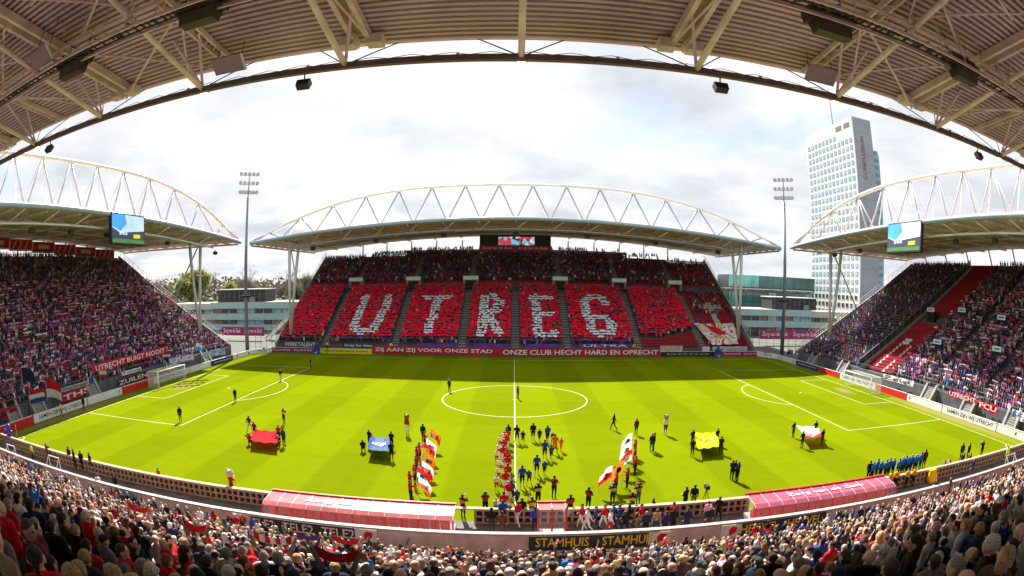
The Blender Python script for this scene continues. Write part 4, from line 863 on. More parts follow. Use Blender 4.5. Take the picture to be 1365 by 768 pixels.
MB().tube((TX+3.5, TY0+19, TZ), (TX+3.5, TY0+19, TZ+19), .25, .12, n=6).build('antenna', grey_metal, tower)
MB().box((TX+5, TY0+30, TZ+.8), (4, 3, 1.6)).build('roof_plant', grey_metal, tower)
# offices with pale teal bands
band = M('facade_teal', (.33, .50, .50), rough=.6, var=.08, scale=.4); bandw = M('facade_cream', (.50, .53, .47), rough=.7, var=.1)
def office(x0, x1, y, zt, lab, col, dark=True, slant=0.0):
    e = empty('office_building', ((x0+x1)/2, y, 0), lab, 'building', 'offices round the stadium'); dpt = 14; n = int((x1-x0)/3.2)
    MB().box(((x0+x1)/2, y+dpt/2, zt/2-.3), (x1-x0, dpt, zt-.6)).build('core', glass_dark, e)
    for z, h in ((zt-.75, 1.9), (zt-4.3, 2.0), (zt-7.7, 1.8)):
        if z-h/2 > -.5: MB().box(((x0+x1)/2, y-.5, z), (x1-x0+.6, 1.0, h)).build('facade_band', col, e)
    MB().box(((x0+x1)/2, y+dpt/2-.3, zt+.25), (x1-x0+1, dpt+1.2, .16)).build('roof_slab', M('roof_tan', (.40, .33, .25), var=.2), e)
    for i in range(n+1):
        x = x0+(x1-x0)*i/n
        MB().box((x, y-.12, zt/2-.5), (.22, .3, zt-1.2)).build('mullion', bandw, e)
        if i < n:
            for z in (zt-2.5, zt-6.0): MB().box((x+1.6, y-.06, z), (2.7, .08, 1.5)).build('window', random.choice((glass_teal, glass_dark, M('glass_warm', (.25, .16, .10), rough=.2, var=.4, scale=1.5))), e)
    return e
office(-124, -88, 92, 8.4, 'low office with pale teal bands beyond the home end', bandw)
office(-100, -62.5, 86, 8.9, 'low office with pale teal bands behind the floodlight mast by the far stand', band)
office(61, 97, 86, 8.0, 'low office with pale teal bands between the far stand and the away section', band)
office(97.5, 126, 90, 7.6, 'cream banded low office at the foot of the white tower', bandw)
def hut(x0, x1, y, z0, z1, lab, m_):
    e = empty('rooftop_plant', ((x0+x1)/2, y, z0), lab, 'building', 'dark boxes on the office roofs')
    MB().box(((x0+x1)/2, y+4, (z0+z1)/2), (x1-x0, 8, z1-z0)).build('walls', m_, e); MB().box(((x0+x1)/2, y+4, z1+.12), (x1-x0+.5, 8.5, .24)).build('roof_cap', steel_white, e)
    for k in range(int((x1-x0)/2)): MB().box((x0+1+k*2, y-.06, (z0+z1)/2), (.1, .1, z1-z0-.3)).build('joint', grey_metal, e)
    MB().box((x0+(x1-x0)*.75, y-.4, z0+.9), (2.2, .6, 1.6)).build('vent_unit', grey_metal, e)
slate = M('cladding_slate', (.035, .035, .045), rough=.6, var=.2, scale=.4)
hut(-99, -80, 88, 9.1, 13.2, 'dark plant room on the office roof behind the floodlight mast', slate); hut(83, 101, 88, 8.3, 12.2, 'dark plant room on the office roof below the white tower', slate)
# green glass block
e = empty('glass_building', (80, 112, 0), 'long green glass office block behind the corner of the far stand', 'building')
gg = M('glass_green', (.03, .13, .11), rough=.12, var=.5, scale=.12, spec=.9); gg2 = M('glass_green_pale', (.10, .32, .28), rough=.12, var=.4, scale=.2, spec=.9)
for i in range(16):
    for j in range(3): MB().box((62+i*3.4, 112, 4.5+j*3.6), (3.3, .3, 3.5)).build('glass_panel', gg if (i*7+j*5) % 5 else gg2, e)
MB().box((87.5, 118, 7.0), (54, 11.6, 14)).build('core', glass_dark, e); MB().box((87.5, 118, 14.6), (54.6, 12.6, .3)).build('roof_cap', steel_white, e)
for i in range(12): MB().box((84+i*3.4, 124, 17.6), (3.3, .3, 4.6)).build('glass_panel', gg2 if i < 4 else gg, e)
MB().box((103, 130, 17), (41.5, 11.5, 5.8)).build('upper_core', glass_dark, e)
def script_banner(x0, x1, y, z0, z1, lab):
    e = empty('banner', ((x0+x1)/2, y, z0), lab, 'banner', 'magenta banners in the corners'); MB().box(((x0+x1)/2, y, (z0+z1)/2), (x1-x0, .1, z1-z0)).build('cloth', M('banner_magenta', (.33, .02, .14), var=.12), e)
    w_ = (x1-x0)/2
    for k in (.5, 1.5): lettering('Zorg van de Zaak', lt_w, (x0+k*w_, y-.06, (z0+z1)/2), (1, 0, 0), (0, 0, 1), w_*.82, (z1-z0)*.62, e)
a, b_ = at('y', 60, 296, 447), at('y', 60, 352, 436); script_banner(a[0], b_[0], 60, a[2], b_[2], 'magenta banner with white script in the corner by the home end')
a, b_ = at('y', 60, 1012, 452), at('y', 60, 1092, 441); script_banner(a[0], b_[0], 60, a[2], b_[2], 'magenta banner with white script in the corner by the away section')
# fence in the corners
for sg, xr, nm in ((-1, (-60, -54), 'home end'), (1, (54, 66), 'away section')):
    e = empty('fence', ((xr[0]+xr[1])/2, 43.5, 0), 'tall steel fence in the corner beside the %s' % nm, 'fence', 'corner fences')
    for i in range(int((xr[1]-xr[0])/1.5)+1): MB().tube((xr[0]+i*1.5, 43.5-(i*.9 if sg > 0 else 0), 0), (xr[0]+i*1.5, 43.5-(i*.9 if sg > 0 else 0), 5.2), .05, n=5).build('post', grey_metal, e)
    yb = 43.5-(int((xr[1]-xr[0])/1.5)*.9 if sg > 0 else 0)
    for z in (.4, 2.6, 5.1): MB().bar((xr[0], 43.5, z), (xr[1], yb, z), .05, .05).build('rail', grey_metal, e)
# covered stairs behind the corners
for x, y, sg in ((-66, 62, -1), (101, 62, 1)):
    e = empty('staircase', (x, y, 0), 'open steel stair behind the corner by the %s' % ('home end' if sg < 0 else 'away section'), 'stairs', 'outdoor stairs')
    for k in range(16): MB().box((x-sg*k*.55, y, .3+k*.45), (.5, 2.4, .08)).build('step', concrete, e)
    for d in (-1.25, 1.25): MB().bar((x, y+d, .5), (x-sg*8.8, y+d, 7.7), .12, .5).build('stringer', steel_white, e); MB().bar((x, y+d, 1.6), (x-sg*8.8, y+d, 8.8), .06, .06).build('handrail', steel_white, e)
# ---- trees
def leafmat(name, col, **k):
    m = M(name, col, **k); nt = m.node_tree; P = nt.nodes['Principled BSDF']; t = nt.nodes.new('ShaderNodeBsdfTranslucent'); x = nt.nodes.new('ShaderNodeMixShader'); x.inputs[0].default_value = .45; t.inputs[0].default_value = tuple(col)+(1,)
    nt.links.new(P.outputs[0], x.inputs[1]); nt.links.new(t.outputs[0], x.inputs[2]); nt.links.new(x.outputs[0], nt.nodes['Material Output'].inputs[0]); return m
def tree(x, y, H, R, lab, leafm, leaf_n, bare, group, seed):
    rg = random.Random(seed); e = empty('tree', (x, y, 0), lab, 'tree', group); bark = M('bark', (.09, .065, .045), rough=.95, var=.3)
    tb = MB(); tips = []
    def limb(p, d, l, r, lv):
        p = np.array(p); q = p+d*l; tb.tube(p, q, r, r*.62, n=6 if lv < 2 else 4)
        if lv >= 3: tips.append((q, d)); return
        for _ in range(rg.randint(3, 4)):
            nd = d+np.array((rg.gauss(0, .5), rg.gauss(0, .5), rg.uniform(-.05, .35))); nd /= np.linalg.norm(nd); limb(p+(q-p)*rg.uniform(.6, 1), nd, l*rg.uniform(.55, .78), r*.55, lv+1)
        tips.append((q, d))
    limb((x, y, 0), np.array((rg.gauss(0, .04), rg.gauss(0, .04), 1.)), H*.38, R*.07, 0); tb.build('trunk', bark, e)
    V, F = [], []
    for i in range(leaf_n):
        q, d = rg.choice(tips); o_ = np.array((rg.gauss(0, 1), rg.gauss(0, 1), rg.gauss(0, .8)))*R*.16; c = q+o_; s = rg.uniform(.10, .24)*(.75 if bare else 1.25)*R/4
        a = np.array((rg.gauss(0, 1), rg.gauss(0, 1), rg.gauss(0, 1))); a /= np.linalg.norm(a); b2 = np.cross(a, (rg.gauss(0, 1), rg.gauss(0, 1), 1.)); b2 /= np.linalg.norm(b2)
        if bare: a, b2 = a*s*2.6, b2*s*.16
        else: a, b2 = a*s, b2*s*.6
        k = len(V); V += [c-a-b2, c+a-b2, c+a+b2, c-a+b2]; F.append((k, k+1, k+2, k+3))
    MB().add(V, F).build('crown', leafm, e)
leaf_y = leafmat('leaf_spring', (.26, .27, .07), rough=.8, var=.35, scale=.7); leaf_g = leafmat('leaf_green', (.06, .11, .025), rough=.8, var=.35, scale=.7); twig = M('twig_brown', (.20, .165, .12), rough=.9, var=.35, scale=.5)
tree(-150, 142, 25, 10, 'yellow green willow coming into leaf behind the office by the home end', leaf_y, 6000, False, 'trees beyond the corner', 1)
tree(-135, 150, 17, 6, 'small yellow green tree beside the willow', leaf_y, 2500, False, 'trees beyond the corner', 2)
tree(-98, 150, 15, 5, 'rounded dark green tree behind the office roof', leaf_g, 2600, False, 'trees beyond the corner', 3)
tree(64, 150, 20, 6, 'pale yellow tree seen over the edge of the far stand', leaf_y, 2500, False, 'trees beyond the corner', 4)
rg = random.Random(5)
for i in range(17):
    x = -235+i*9.6+rg.uniform(-3, 3); tree(x, 165+rg.uniform(0, 40), rg.uniform(17, 24), rg.uniform(6, 9), '%s bare tree, counted towards the far stand, beyond the home end offices' % ORD[i], twig, 1800, True, 'bare trees beyond the corner', 20+i)
for i, x in enumerate((-172, -150, -118, -66)): tree(x-20, 230, 33+3*(i == 3), 4, '%s slim bare poplar, counted towards the far stand, above the distant wood' % ORD[i], twig, 900, True, 'poplars beyond the corner', 50+i)
for i in range(6): tree(50+i*11, 170+rg.uniform(0, 20), rg.uniform(13, 17), 6, '%s bare low tree, counted towards the tower, beyond the far stand corner' % ORD[i], twig, 1300, True, 'bare trees by the tower', 70+i)
V, F = [], []; rg = np.random.RandomState(3)
for i in range(16000):
    x = rg.uniform(-420, 320); y = rg.uniform(205, 300); z = rg.uniform(0, 1)**.8*(15+3.0*math.sin(x*.05)+2.5*math.sin(x*.17)+(3 if x < -60 else 0)); a = rg.normal(size=3); a /= np.linalg.norm(a); b2 = np.cross(a, rg.normal(size=3)); b2 /= np.linalg.norm(b2); s = rg.uniform(.5, 1.7); k = len(V); c = np.array((x, y, z)); V += [c-a*s-b2*s*.5, c+a*s-b2*s*.5, c+a*s+b2*s*.5, c-a*s+b2*s*.5]; F.append((k, k+1, k+2, k+3))
tag(MB().add(V, F).build('woods', M('woods_brown', (.20, .19, .115), rough=.95, var=.4, scale=.05)), 'distant brown wood along the horizon behind the stadium', 'woods', kind='stuff')

# ================================================================== people
NPV = np.random.RandomState(4)
def surface_nets(f, o, h):
    nx, ny, nz = f.shape; cs = (nx-1, ny-1, nz-1); acc = np.zeros(cs+(3,)); cnt = np.zeros(cs); neg = f < 0
    C8 = [(i, j, k) for i in (0, 1) for j in (0, 1) for k in (0, 1)]
    sl_ = lambda c: (slice(c[0], nx-1+c[0]), slice(c[1], ny-1+c[1]), slice(c[2], nz-1+c[2]))
    for a in C8:
        for ax in range(3):
            if a[ax]: continue
            b = list(a); b[ax] = 1; fa, fb_ = f[sl_(a)], f[sl_(b)]; m = neg[sl_(a)] != neg[sl_(b)]; t = np.where(m, fa/(fa-fb_+1e-12), 0)
            pos = np.zeros(cs+(3,)); pos += a; pos[..., ax] = t; acc += np.where(m[..., None], pos, 0); cnt += m
    act = cnt > 0; idx = -np.ones(cs, int); idx[act] = np.arange(act.sum()); ii = np.argwhere(act); V = o+h*(ii+acc[act]/cnt[act][:, None]); F = []
    for ax in range(3):
        s0 = [slice(1, -1)]*3; s0[ax] = slice(0, f.shape[ax]-1); s1 = list(s0); s1[ax] = slice(1, f.shape[ax]); A, B = neg[tuple(s0)], neg[tuple(s1)]
        for m, flip in ((A & ~B, False), (~A & B, True)):
            e = np.argwhere(m)
            if not len(e): continue
            u, v = (ax+1) % 3, (ax+2) % 3; base = e.copy(); off = np.ones(3, int); off[ax] = 0; base = base+off; q = []
            for du, dv in ((-1, -1), (0, -1), (0, 0), (-1, 0)):
                c = base.copy(); c[:, u] += du; c[:, v] += dv; q.append(idx[c[:, 0], c[:, 1], c[:, 2]])
            q = np.stack(q, 1); F.append(q[:, ::-1] if flip else q)
    F = np.concatenate(F); return V, F[(F >= 0).all(1)]
def sdf(P, prims, k=.035):
    D = []; P = np.asarray(P, np.float32)
    for p in prims:
        if p[0] == 'c':
            a, b = np.array(p[1], np.float32), np.array(p[2], np.float32); ba = b-a; t = np.clip(((P-a)@ba)/(ba@ba+1e-9), 0, 1); d_ = P-a-t[:, None]*ba; D.append(np.sqrt(np.einsum('ij,ij->i', d_, d_))-(p[3]+(p[4]-p[3])*t))
        else:
            q = P-np.array(p[1], np.float32); r = np.array(p[2], np.float32); k0 = np.sqrt((q*q)@(1/r**2)); k1 = np.sqrt((q*q)@(1/r**4))+1e-9; D.append(k0*(k0-1)/k1)
    D = np.array(D); return D
def smin(D, k):
    out_ = D[0]
    for d in D[1:]: h = np.clip(.5+.5*(d-out_)/k, 0, 1); out_ = d*(1-h)+out_*h-k*h*(1-h)
    return out_
SK, HR, TP, BT, SH, XT = range(6)      # skin, hair, top, bottom, shoes, extra (scarf, cap, bib)
def figure_prims(arms='down', legs='stand', hairstyle='short', sleeve=True, shorts=False, extra=None, build=1.0, lean=0.0):
    """facing +y, feet at z = 0, 1.78 m tall; joints listed per pose"""
    w = build; P = []
    hipz, shz = .93, 1.44; L_ = np.array((0, lean, 0))
    if legs == 'crouch': hipz, shz = .42, .90
    dz = shz-1.44
    ly = lambda z: lean*max(0, z-hipz)/.5
    T = lambda x, y, z: (x, y+ly(z+dz), z+dz)
    # legs
    for s in (-1, 1):
        hip = (s*.095, 0, hipz)
        if legs == 'stand': kn, an = (s*.105, .015, .50), (s*.11, -.02, .09)
        elif legs == 'walk': kn, an = ((s*.10, .20*s, .52), (s*.11, .30*s-.04, .10)) if s > 0 else ((s*.10, -.12, .50), (s*.11, -.38, .14))
        elif legs == 'apart': kn, an = (s*.20, .02, .50), (s*.27, -.02, .09)
        else: kn, an = ((s*.16, .36, .44), (s*.15, .10, .09)) if s > 0 else ((s*.14, .22, .14), (s*.13, -.22, .08))
        P.append(('c', hip, kn, .088*w, .062, BT)); P.append(('c', kn, an, .055, .042, SK if shorts else BT)); P.append(('c', an, (an[0], an[1]+.15, an[2]-.045), .042, .034, SH))
    # trunk
    P += [('e', (0, ly(hipz), hipz+.03), (.165*w, .115*w, .12), BT), ('e', T(0, .0, 1.13), (.158*w, .115*w, .17), TP), ('e', T(0, .005, 1.32), (.178*w, .118*w, .17), TP), ('c', T(-.145, -.015, 1.445), T(.145, -.015, 1.445), .082, .082, TP), ('c', T(0, -.03, 1.46), T(0, -.025, 1.505), .095, .078, TP), ('c', T(0, -.015, 1.43), T(0, -.008, 1.55), .066, .060, SK)]
    # arms
    for s in (-1, 1):
        sh = T(s*.195, -.01, 1.425)
        if arms == 'down': el, wr = T(s*.245, -.03, 1.15), T(s*.255, .06, .91)
        elif arms == 'front': el, wr = T(s*.235, .05, 1.17), T(s*.08, .24, 1.15)
        elif arms == 'carry': el, wr = T(s*.24, .10, 1.18), T(s*.20, .34, 1.08)
        elif arms == 'clap': el, wr = T(s*.24, .14, 1.22), T(s*.05, .32, 1.38)
        elif arms == 'photo': el, wr = T(s*.24, .20, 1.28), T(s*.09, .27, 1.58)
        elif arms == 'up': el, wr = T(s*.30, .05, 1.66), T(s*.42, .08, 1.90)
        elif arms == 'one_up': el, wr = (T(s*.24, .17, 1.33), T(s*.20, .28, 1.60)) if s > 0 else (T(s*.245, .03, 1.16), T(s*.15, .22, 1.16))
        elif arms == 'swing': el, wr = T(s*.25, .10*s-.04, 1.16), T(s*.24, .26*s+.02, .97)
        elif arms == 'pocket': el, wr = T(s*.27, -.06, 1.17), T(s*.19, .06, .98)
        P.append(('c', sh, el, .062*w, .05, TP)); e2 = np.array(el)*.35+np.array(wr)*.65
        P.append(('c', el, tuple(e2), .048, .038, TP if sleeve else SK)); d = np.array(wr)-np.array(el); d = d/np.linalg.norm(d)
        P.append(('c', tuple(e2), wr, .036, .032, SK)); P.append(('e', tuple(np.array(wr)+d*.06), (.034, .042, .052), SK))
        for fgr in range(4): P.append(('c', tuple(np.array(wr)+d*.08+np.array(((fgr-1.5)*.017, .01, 0))), tuple(np.array(wr)+d*(.15-.012*abs(fgr-1.2))+np.array(((fgr-1.5)*.018, .025, 0))), .0105, .009, SK))
        P.append(('c', tuple(np.array(wr)+d*.03+np.array((-s*.025, .015, 0))), tuple(np.array(wr)+d*.09+np.array((-s*.045, .035, 0))), .012, .010, SK))
    # head
    hz = 1.645; H = lambda x, y, z: T(x, y+.012, z)
    P += [('e', H(0, -.008, hz+.020), (.084, .101, .090), SK), ('e', H(0, .030, hz-.045), (.058, .066, .070), SK), ('e', H(0, .100, hz-.008), (.013, .020, .024), SK), ('e', H(0, .088, hz-.058), (.024, .014, .010), SK), ('e', H(-.094, -.008, hz-.008), (.019, .028, .040), SK), ('e', H(.094, -.008, hz-.008), (.019, .028, .040), SK),
          ('e', H(-.03, .088, hz+.014), (.013, .010, .008), HR), ('e', H(.03, .088, hz+.014), (.013, .010, .008), HR)]
    if hairstyle == 'short': P += [('e', H(0, -.022, hz+.038), (.091, .103, .084), HR), ('e', H(0, -.060, hz-.018), (.078, .054, .055), HR)]
    elif hairstyle == 'bald': P += [('e', H(0, -.022, hz+.022), (.084, .100, .090), SK)]
    elif hairstyle == 'receding': P += [('e', H(0, -.052, hz+.018), (.086, .066, .078), HR)]
    elif hairstyle == 'long': P += [('e', H(0, -.022, hz+.040), (.092, .104, .100), HR), ('c', H(0, -.07, hz), H(0, -.085, hz-.24), .082, .055, HR), ('c', H(-.065, -.03, hz), H(-.075, -.04, hz-.2), .04, .025, HR), ('c', H(.065, -.03, hz), H(.075, -.04, hz-.2), .04, .025, HR)]
    elif hairstyle == 'curly': P += [('e', H(0, -.03, hz+.045), (.104, .112, .108), HR)]+[('e', H(.07*math.cos(a), -.05+.06*math.sin(a), hz+.06+.05*math.sin(3*a)), (.045, .045, .05), HR) for a in np.linspace(0, 6.2, 7)]
    elif hairstyle == 'ponytail': P += [('e', H(0, -.018, hz+.040), (.085, .100, .096), HR), ('c', H(0, -.11, hz+.02), H(0, -.13, hz-.17), .034, .018, HR)]
    elif hairstyle == 'cap': P += [('e', H(0, -.012, hz+.058), (.090, .106, .078), XT), ('c', H(0, .08, hz+.045), H(0, .15, hz+.03), .045, .04, XT), ('e', H(0, -.055, hz-.012), (.072, .056, .06), HR)]
    elif hairstyle == 'mascot': P += [('e', H(0, .0, hz+.12), (.24, .26, .27), HR), ('e', H(-.2, 0, hz+.34), (.08, .06, .09), HR), ('e', H(.2, 0, hz+.34), (.08, .06, .09), HR), ('e', H(0, .24, hz+.05), (.1, .1, .08), SK)]
    if extra == 'scarf':
        for a0 in np.linspace(0, 2*math.pi, 11)[:-1]: a1 = a0+2*math.pi/10; P.append(('c', T(.10*math.cos(a0), .085*math.sin(a0)-.005, 1.49+.015*math.sin(a0)), T(.10*math.cos(a1), .085*math.sin(a1)-.005, 1.49+.015*math.sin(a1)), .036, .036, XT))
        P.append(('c', T(.07, .10, 1.46), T(.09, .135, 1.12), .045, .05, XT))
    if extra == 'hood': P.append(('e', T(0, -.10, 1.45), (.12, .07, .085), TP))
    if extra == 'bib': P += [('e', T(0, .0, 1.26), (.186*w, .128*w, .22), XT)]
    if extra == 'pack': P += [('e', T(0, -.16, 1.28), (.14, .09, .2), XT)]
    return P
def figure_mesh(name, prims, vox, zmin=-.05, k=.022):
    pts = np.array([p[1] for p in prims]+[p[2] for p in prims if p[0] == 'c']); lo, hi = pts.min(0)-.30, pts.max(0)+.32; lo[2] = max(lo[2], zmin)
    n = np.ceil((hi-lo)/vox).astype(int)+1; ax = [lo[i]+vox*np.arange(n[i]) for i in range(3)]; G = np.stack(np.meshgrid(*ax, indexing='ij'), -1).reshape(-1, 3)
    f = smin(sdf(G, prims), k).reshape(n)
    if zmin > -.04: f[:, :, 0] = 1
    V, F = surface_nets(f, lo, vox); c = V[F].mean(1); lab = np.array([p[-1] for p in prims])[np.argmin(sdf(c, prims), 0)]
    vl = np.zeros(len(V), int); vl[F.ravel()] = np.repeat(lab, 4); m = vl == HR
    if vox < .04: V[m] += NPV.normal(0, vox*.2, (m.sum(), 3))
    return V, F, lab
def figure(name, vox=.021, **kw):
    V, F, lab = figure_mesh(name, figure_prims(**kw), vox); me = fast_mesh(name, V, F, smooth=True)
    for m_ in (skin('fair'), hair('brown'), cloth('black'), cloth('jeans'), cloth('charcoal'), cloth('red')): me.materials.append(m_)
    me.polygons.foreach_set('material_index', lab.astype(np.int32)); me.update(); return me
def person(me, loc, rotz, s, mats, label, group, name='person'):
    o = bpy.data.objects.new(name, me); COL.objects.link(o); o.location = loc; o.rotation_euler = (0, 0, rotz); o.scale = (s, s, s)
    for i, m_ in enumerate(mats):
        if m_ is not None: o.material_slots[i].link = 'OBJECT'; o.material_slots[i].material = m_
    return tag(o, label, 'person', group)
FIG = {}
def fig(**kw):
    k = tuple(sorted(kw.items()))
    if k not in FIG: FIG[k] = figure('person', **kw)
    return FIG[k]
# ---------- people on and beside the pitch, placed by where the head shows (height known, feet on the ground)
PXN = 0
GR = {'player': 'players and children walking out'}
def pp(u, v, top, bottom, label, h=1.8, arms='down', legs='stand', rot=None, hairc='dark brown', sk='fair', style='short', extra=None, xcol=None, shorts=False, sleeve=True, shoe='black', group='people beside the pitch', z0=0.0):
    hh = h*(.62 if legs == 'crouch' else 1.0); q = at('z', z0+hh, u, v); s = h/1.78
    if rot is None: rot = random.uniform(-.4, .4)
    if legs == 'walk' and arms == 'down' and random.random() < .7: arms = 'swing'
    return person(fig(vox=.03, build=1.14, arms=arms, legs=legs, hairstyle=style, extra=extra, shorts=shorts, sleeve=sleeve), (q[0], q[1], z0), rot, s, [skin(sk), hair(hairc), cloth(top), cloth(bottom), cloth(shoe), cloth(xcol or 'red')], label, group)
PI = math.pi
# home team in red, walking towards the far side, with children in white
g1, g2, g3 = 'players in red walking out', 'children in white walking with the red players', 'players in blue walking out'
for i, (u, v) in enumerate(((676.3, 571.4), (675.2, 577.5), (671.9, 584), (670.7, 592.3), (676.6, 605.6), (674.2, 626.3), (671.7, 655), (676, 598.5), (677, 617), (678, 641))):
    pp(u, v, 'red', 'white', 'footballer in red shirt and white shorts, %s behind the officials' % ORD[(0, 1, 2, 3, 5, 7, 9, 4, 6, 8)[i]], 1.83, arms=('swing', 'down', 'carry')[i % 3], legs=('walk', 'stand')[i % 3 == 0], rot=random.uniform(-.2, .2), hairc=random.choice(('dark brown', 'black', 'blond')), shorts=True, sleeve=False, shoe='white', group=g1)
for i, (u, v) in enumerate(((671.6, 575), (666.7, 580), (665.2, 590.2), (662.3, 599), (665.8, 611), (661.7, 633), (661.3, 663.4), (664.5, 621))):
    pp(u, v, 'white', 'red', 'child in white shirt, %s beside the file of red players' % ORD[(0, 1, 2, 3, 4, 6, 7, 5)[i]], 1.32, legs='walk', rot=random.uniform(-.2, .2), hairc=random.choice(('blond', 'brown', 'black')), shorts=True, sleeve=False, shoe='red', group=g2)
for u, v, h in ((677.5, 565.3, 1.8), (689.2, 566.1, 1.83), (710.9, 563.4, 1.85)): pp(u, v, 'black', 'black', 'match official in black walking ahead of the players', h, legs='walk', shorts=True, sleeve=False, group='officials in black')
for u, v in ((697.2, 573.8), (719.5, 571.4)): pp(u, v, 'navy', 'navy', 'child in dark kit beside the officials in black', 1.35, legs='walk', shorts=True, group='children in dark kit')
for i, (u, v) in enumerate(((730.3, 566.4), (726.7, 586), (716, 605.6), (696.3, 620), (681.5, 639.7), (670, 666))): pp(u, v, 'blue', 'navy', 'footballer in blue kit with white back number, %s behind the officials' % ORD[i], 1.83, legs='walk', rot=random.uniform(-.25, .25), shorts=True, sleeve=False, group=g3)
for i, (u, v) in enumerate(((737.3, 575.5), (735.2, 593.7), (726.2, 613.3), (705.4, 625), (689.1, 651.6), (678.7, 672))): pp(u, v, 'blue', 'navy', 'child in blue kit beside the %s blue player behind the officials' % ORD[i], 1.34, legs='walk', shorts=True, sleeve=False, hairc=random.choice(('blond', 'brown', 'dark brown')), group='children in blue walking out')
pp(740.2, 577.9, 'orange', 'orange', 'goalkeeper all in orange walking out with the blue players', 1.88, legs='walk', shorts=False, group='goalkeeper and child in orange'); pp(748.4, 583.1, 'orange', 'orange', 'child all in orange beside the orange goalkeeper', 1.36, legs='walk', group='goalkeeper and child in orange')
# photographers and helpers round the halfway line
for u, v, t, b_, x, a, lab in ((616.4, 658.6, 'navy', 'charcoal', 'orange', 'photo', 'photographer in orange bib at the end of the white canopied dugout'), (646.7, 654.8, 'charcoal', 'black', 'red', 'photo', 'photographer in red bib standing on the touchline near the halfway line'), (739.3, 633.5, 'red', 'navy', 'charcoal', 'carry', 'man in red top with dark rucksack photographing the blue players'),
                               (717.7, 643.2, 'black', 'black', 'yellow', 'photo', 'photographer in black with yellow bib behind the blue children'), (709.3, 662, 'brown', 'black', 'yellow', 'photo', 'photographer in yellow bib behind the small shelter'), (760.9, 658.6, 'charcoal', 'black', 'red', 'front', 'man in red bib beside the small shelter'),
                               (785.5, 648.8, 'charcoal', 'black', 'red', 'carry', 'two toned photographer in red bib watching from the touchline'), (818.3, 643.2, 'jeans', 'jeans', 'yellow', 'photo', 'photographer in yellow bib aiming past the small flags'), (852.6, 643.2, 'charcoal', 'teal', 'orange', 'photo', 'photographer in orange bib facing the pitch behind the low wall'), (843.8, 655.5, 'black', 'teal', 'yellow', 'photo', 'photographer in black and yellow by the low wall')):
    pp(u, v, t, b_, lab, 1.78, arms=a, rot=random.uniform(-.6, .6), extra='pack' if 'rucksack' in lab else 'bib', xcol=x, group='photographers on the near touchline')
pp(696, 663.4, 'black', 'black', 'steward in black coat standing at the end of the halfway line', 1.8, hairc='brown', rot=.1)
for u, v, t, b_, lab, rot in ((655, 676, 'black', 'charcoal', 'man in black seen from behind at the tunnel mouth', 0), (669.6, 681, 'brown', 'brown', 'person in brown coat seen from behind at the tunnel mouth', 0), (690.5, 668, 'red', 'white', 'substitute in red tracksuit top and white trousers walking at the tunnel mouth', .6), (713.5, 675, 'blue', 'navy', 'substitute in blue next to the small glazed shelter', 0), (756, 674, 'light_grey', 'black', 'man in pale grey with dark trousers beside the small glazed shelter', .4), (776.2, 671, 'red', 'white', 'substitute in red and white walking behind the low wall', 1.2)):
    pp(u, v, t, b_, lab, 1.78, rot=rot, legs='walk' if rot else 'stand')
for u, v, t, b_ in ((784, 676, 'white', 'white'), (795, 674, 'blue', 'navy'), (807, 672, 'red', 'white'), (815, 679, 'white', 'red'), (818.5, 671.5, 'blue', 'navy'), (826.5, 672, 'blue', 'jeans'), (836, 677, 'black', 'black'), (839.6, 669, 'black', 'charcoal'), (856, 671, 'red', 'tan')):
    pp(u, v, t, b_, 'person in %s top walking in the lane behind the low tan wall' % t, 1.76, legs='walk', rot=1.4+random.uniform(-.3, .3), hairc=random.choice(('brown', 'dark brown', 'blond')), group='people walking behind the low wall')
for u, v, t, b_ in ((862.8, 681, 'navy', 'black'), (876.9, 678.5, 'tan', 'jeans'), (889.5, 681, 'navy', 'black'), (900, 676, 'black', 'black'), (918.5, 676, 'navy', 'navy'), (948.4, 674.5, 'black', 'charcoal')):
    pp(u, v, t, b_, 'official in %s standing with back to the crowd behind the low wall' % t, 1.8, rot=random.uniform(-.3, .3), hairc=random.choice(('grey', 'dark brown', 'brown')), group='officials standing behind the low wall')
pp(899, 669, 'red', 'black', 'man in red jacket leaning on the low tan wall', 1.75); pp(945.7, 667.5, 'pink', 'navy', 'person in pink and red by the gap in the low wall', 1.7); pp(960.7, 661.6, 'black', 'black', 'man in black suit striding onto the pitch edge', 1.82, legs='walk', rot=-.8)
pp(872, 664, 'navy', 'black', 'man in navy bending over at the low wall', 1.2, arms='carry', legs='apart', rot=-1.3)
pp(915.9, 648.5, 'black', 'navy', 'television cameraman in black with shoulder camera on the touchline', 1.8, arms='one_up', rot=.5); pp(927.3, 645.8, 'navy', 'tan', 'man in navy jacket and tan trousers beside the cameraman', 1.82, rot=-.4)
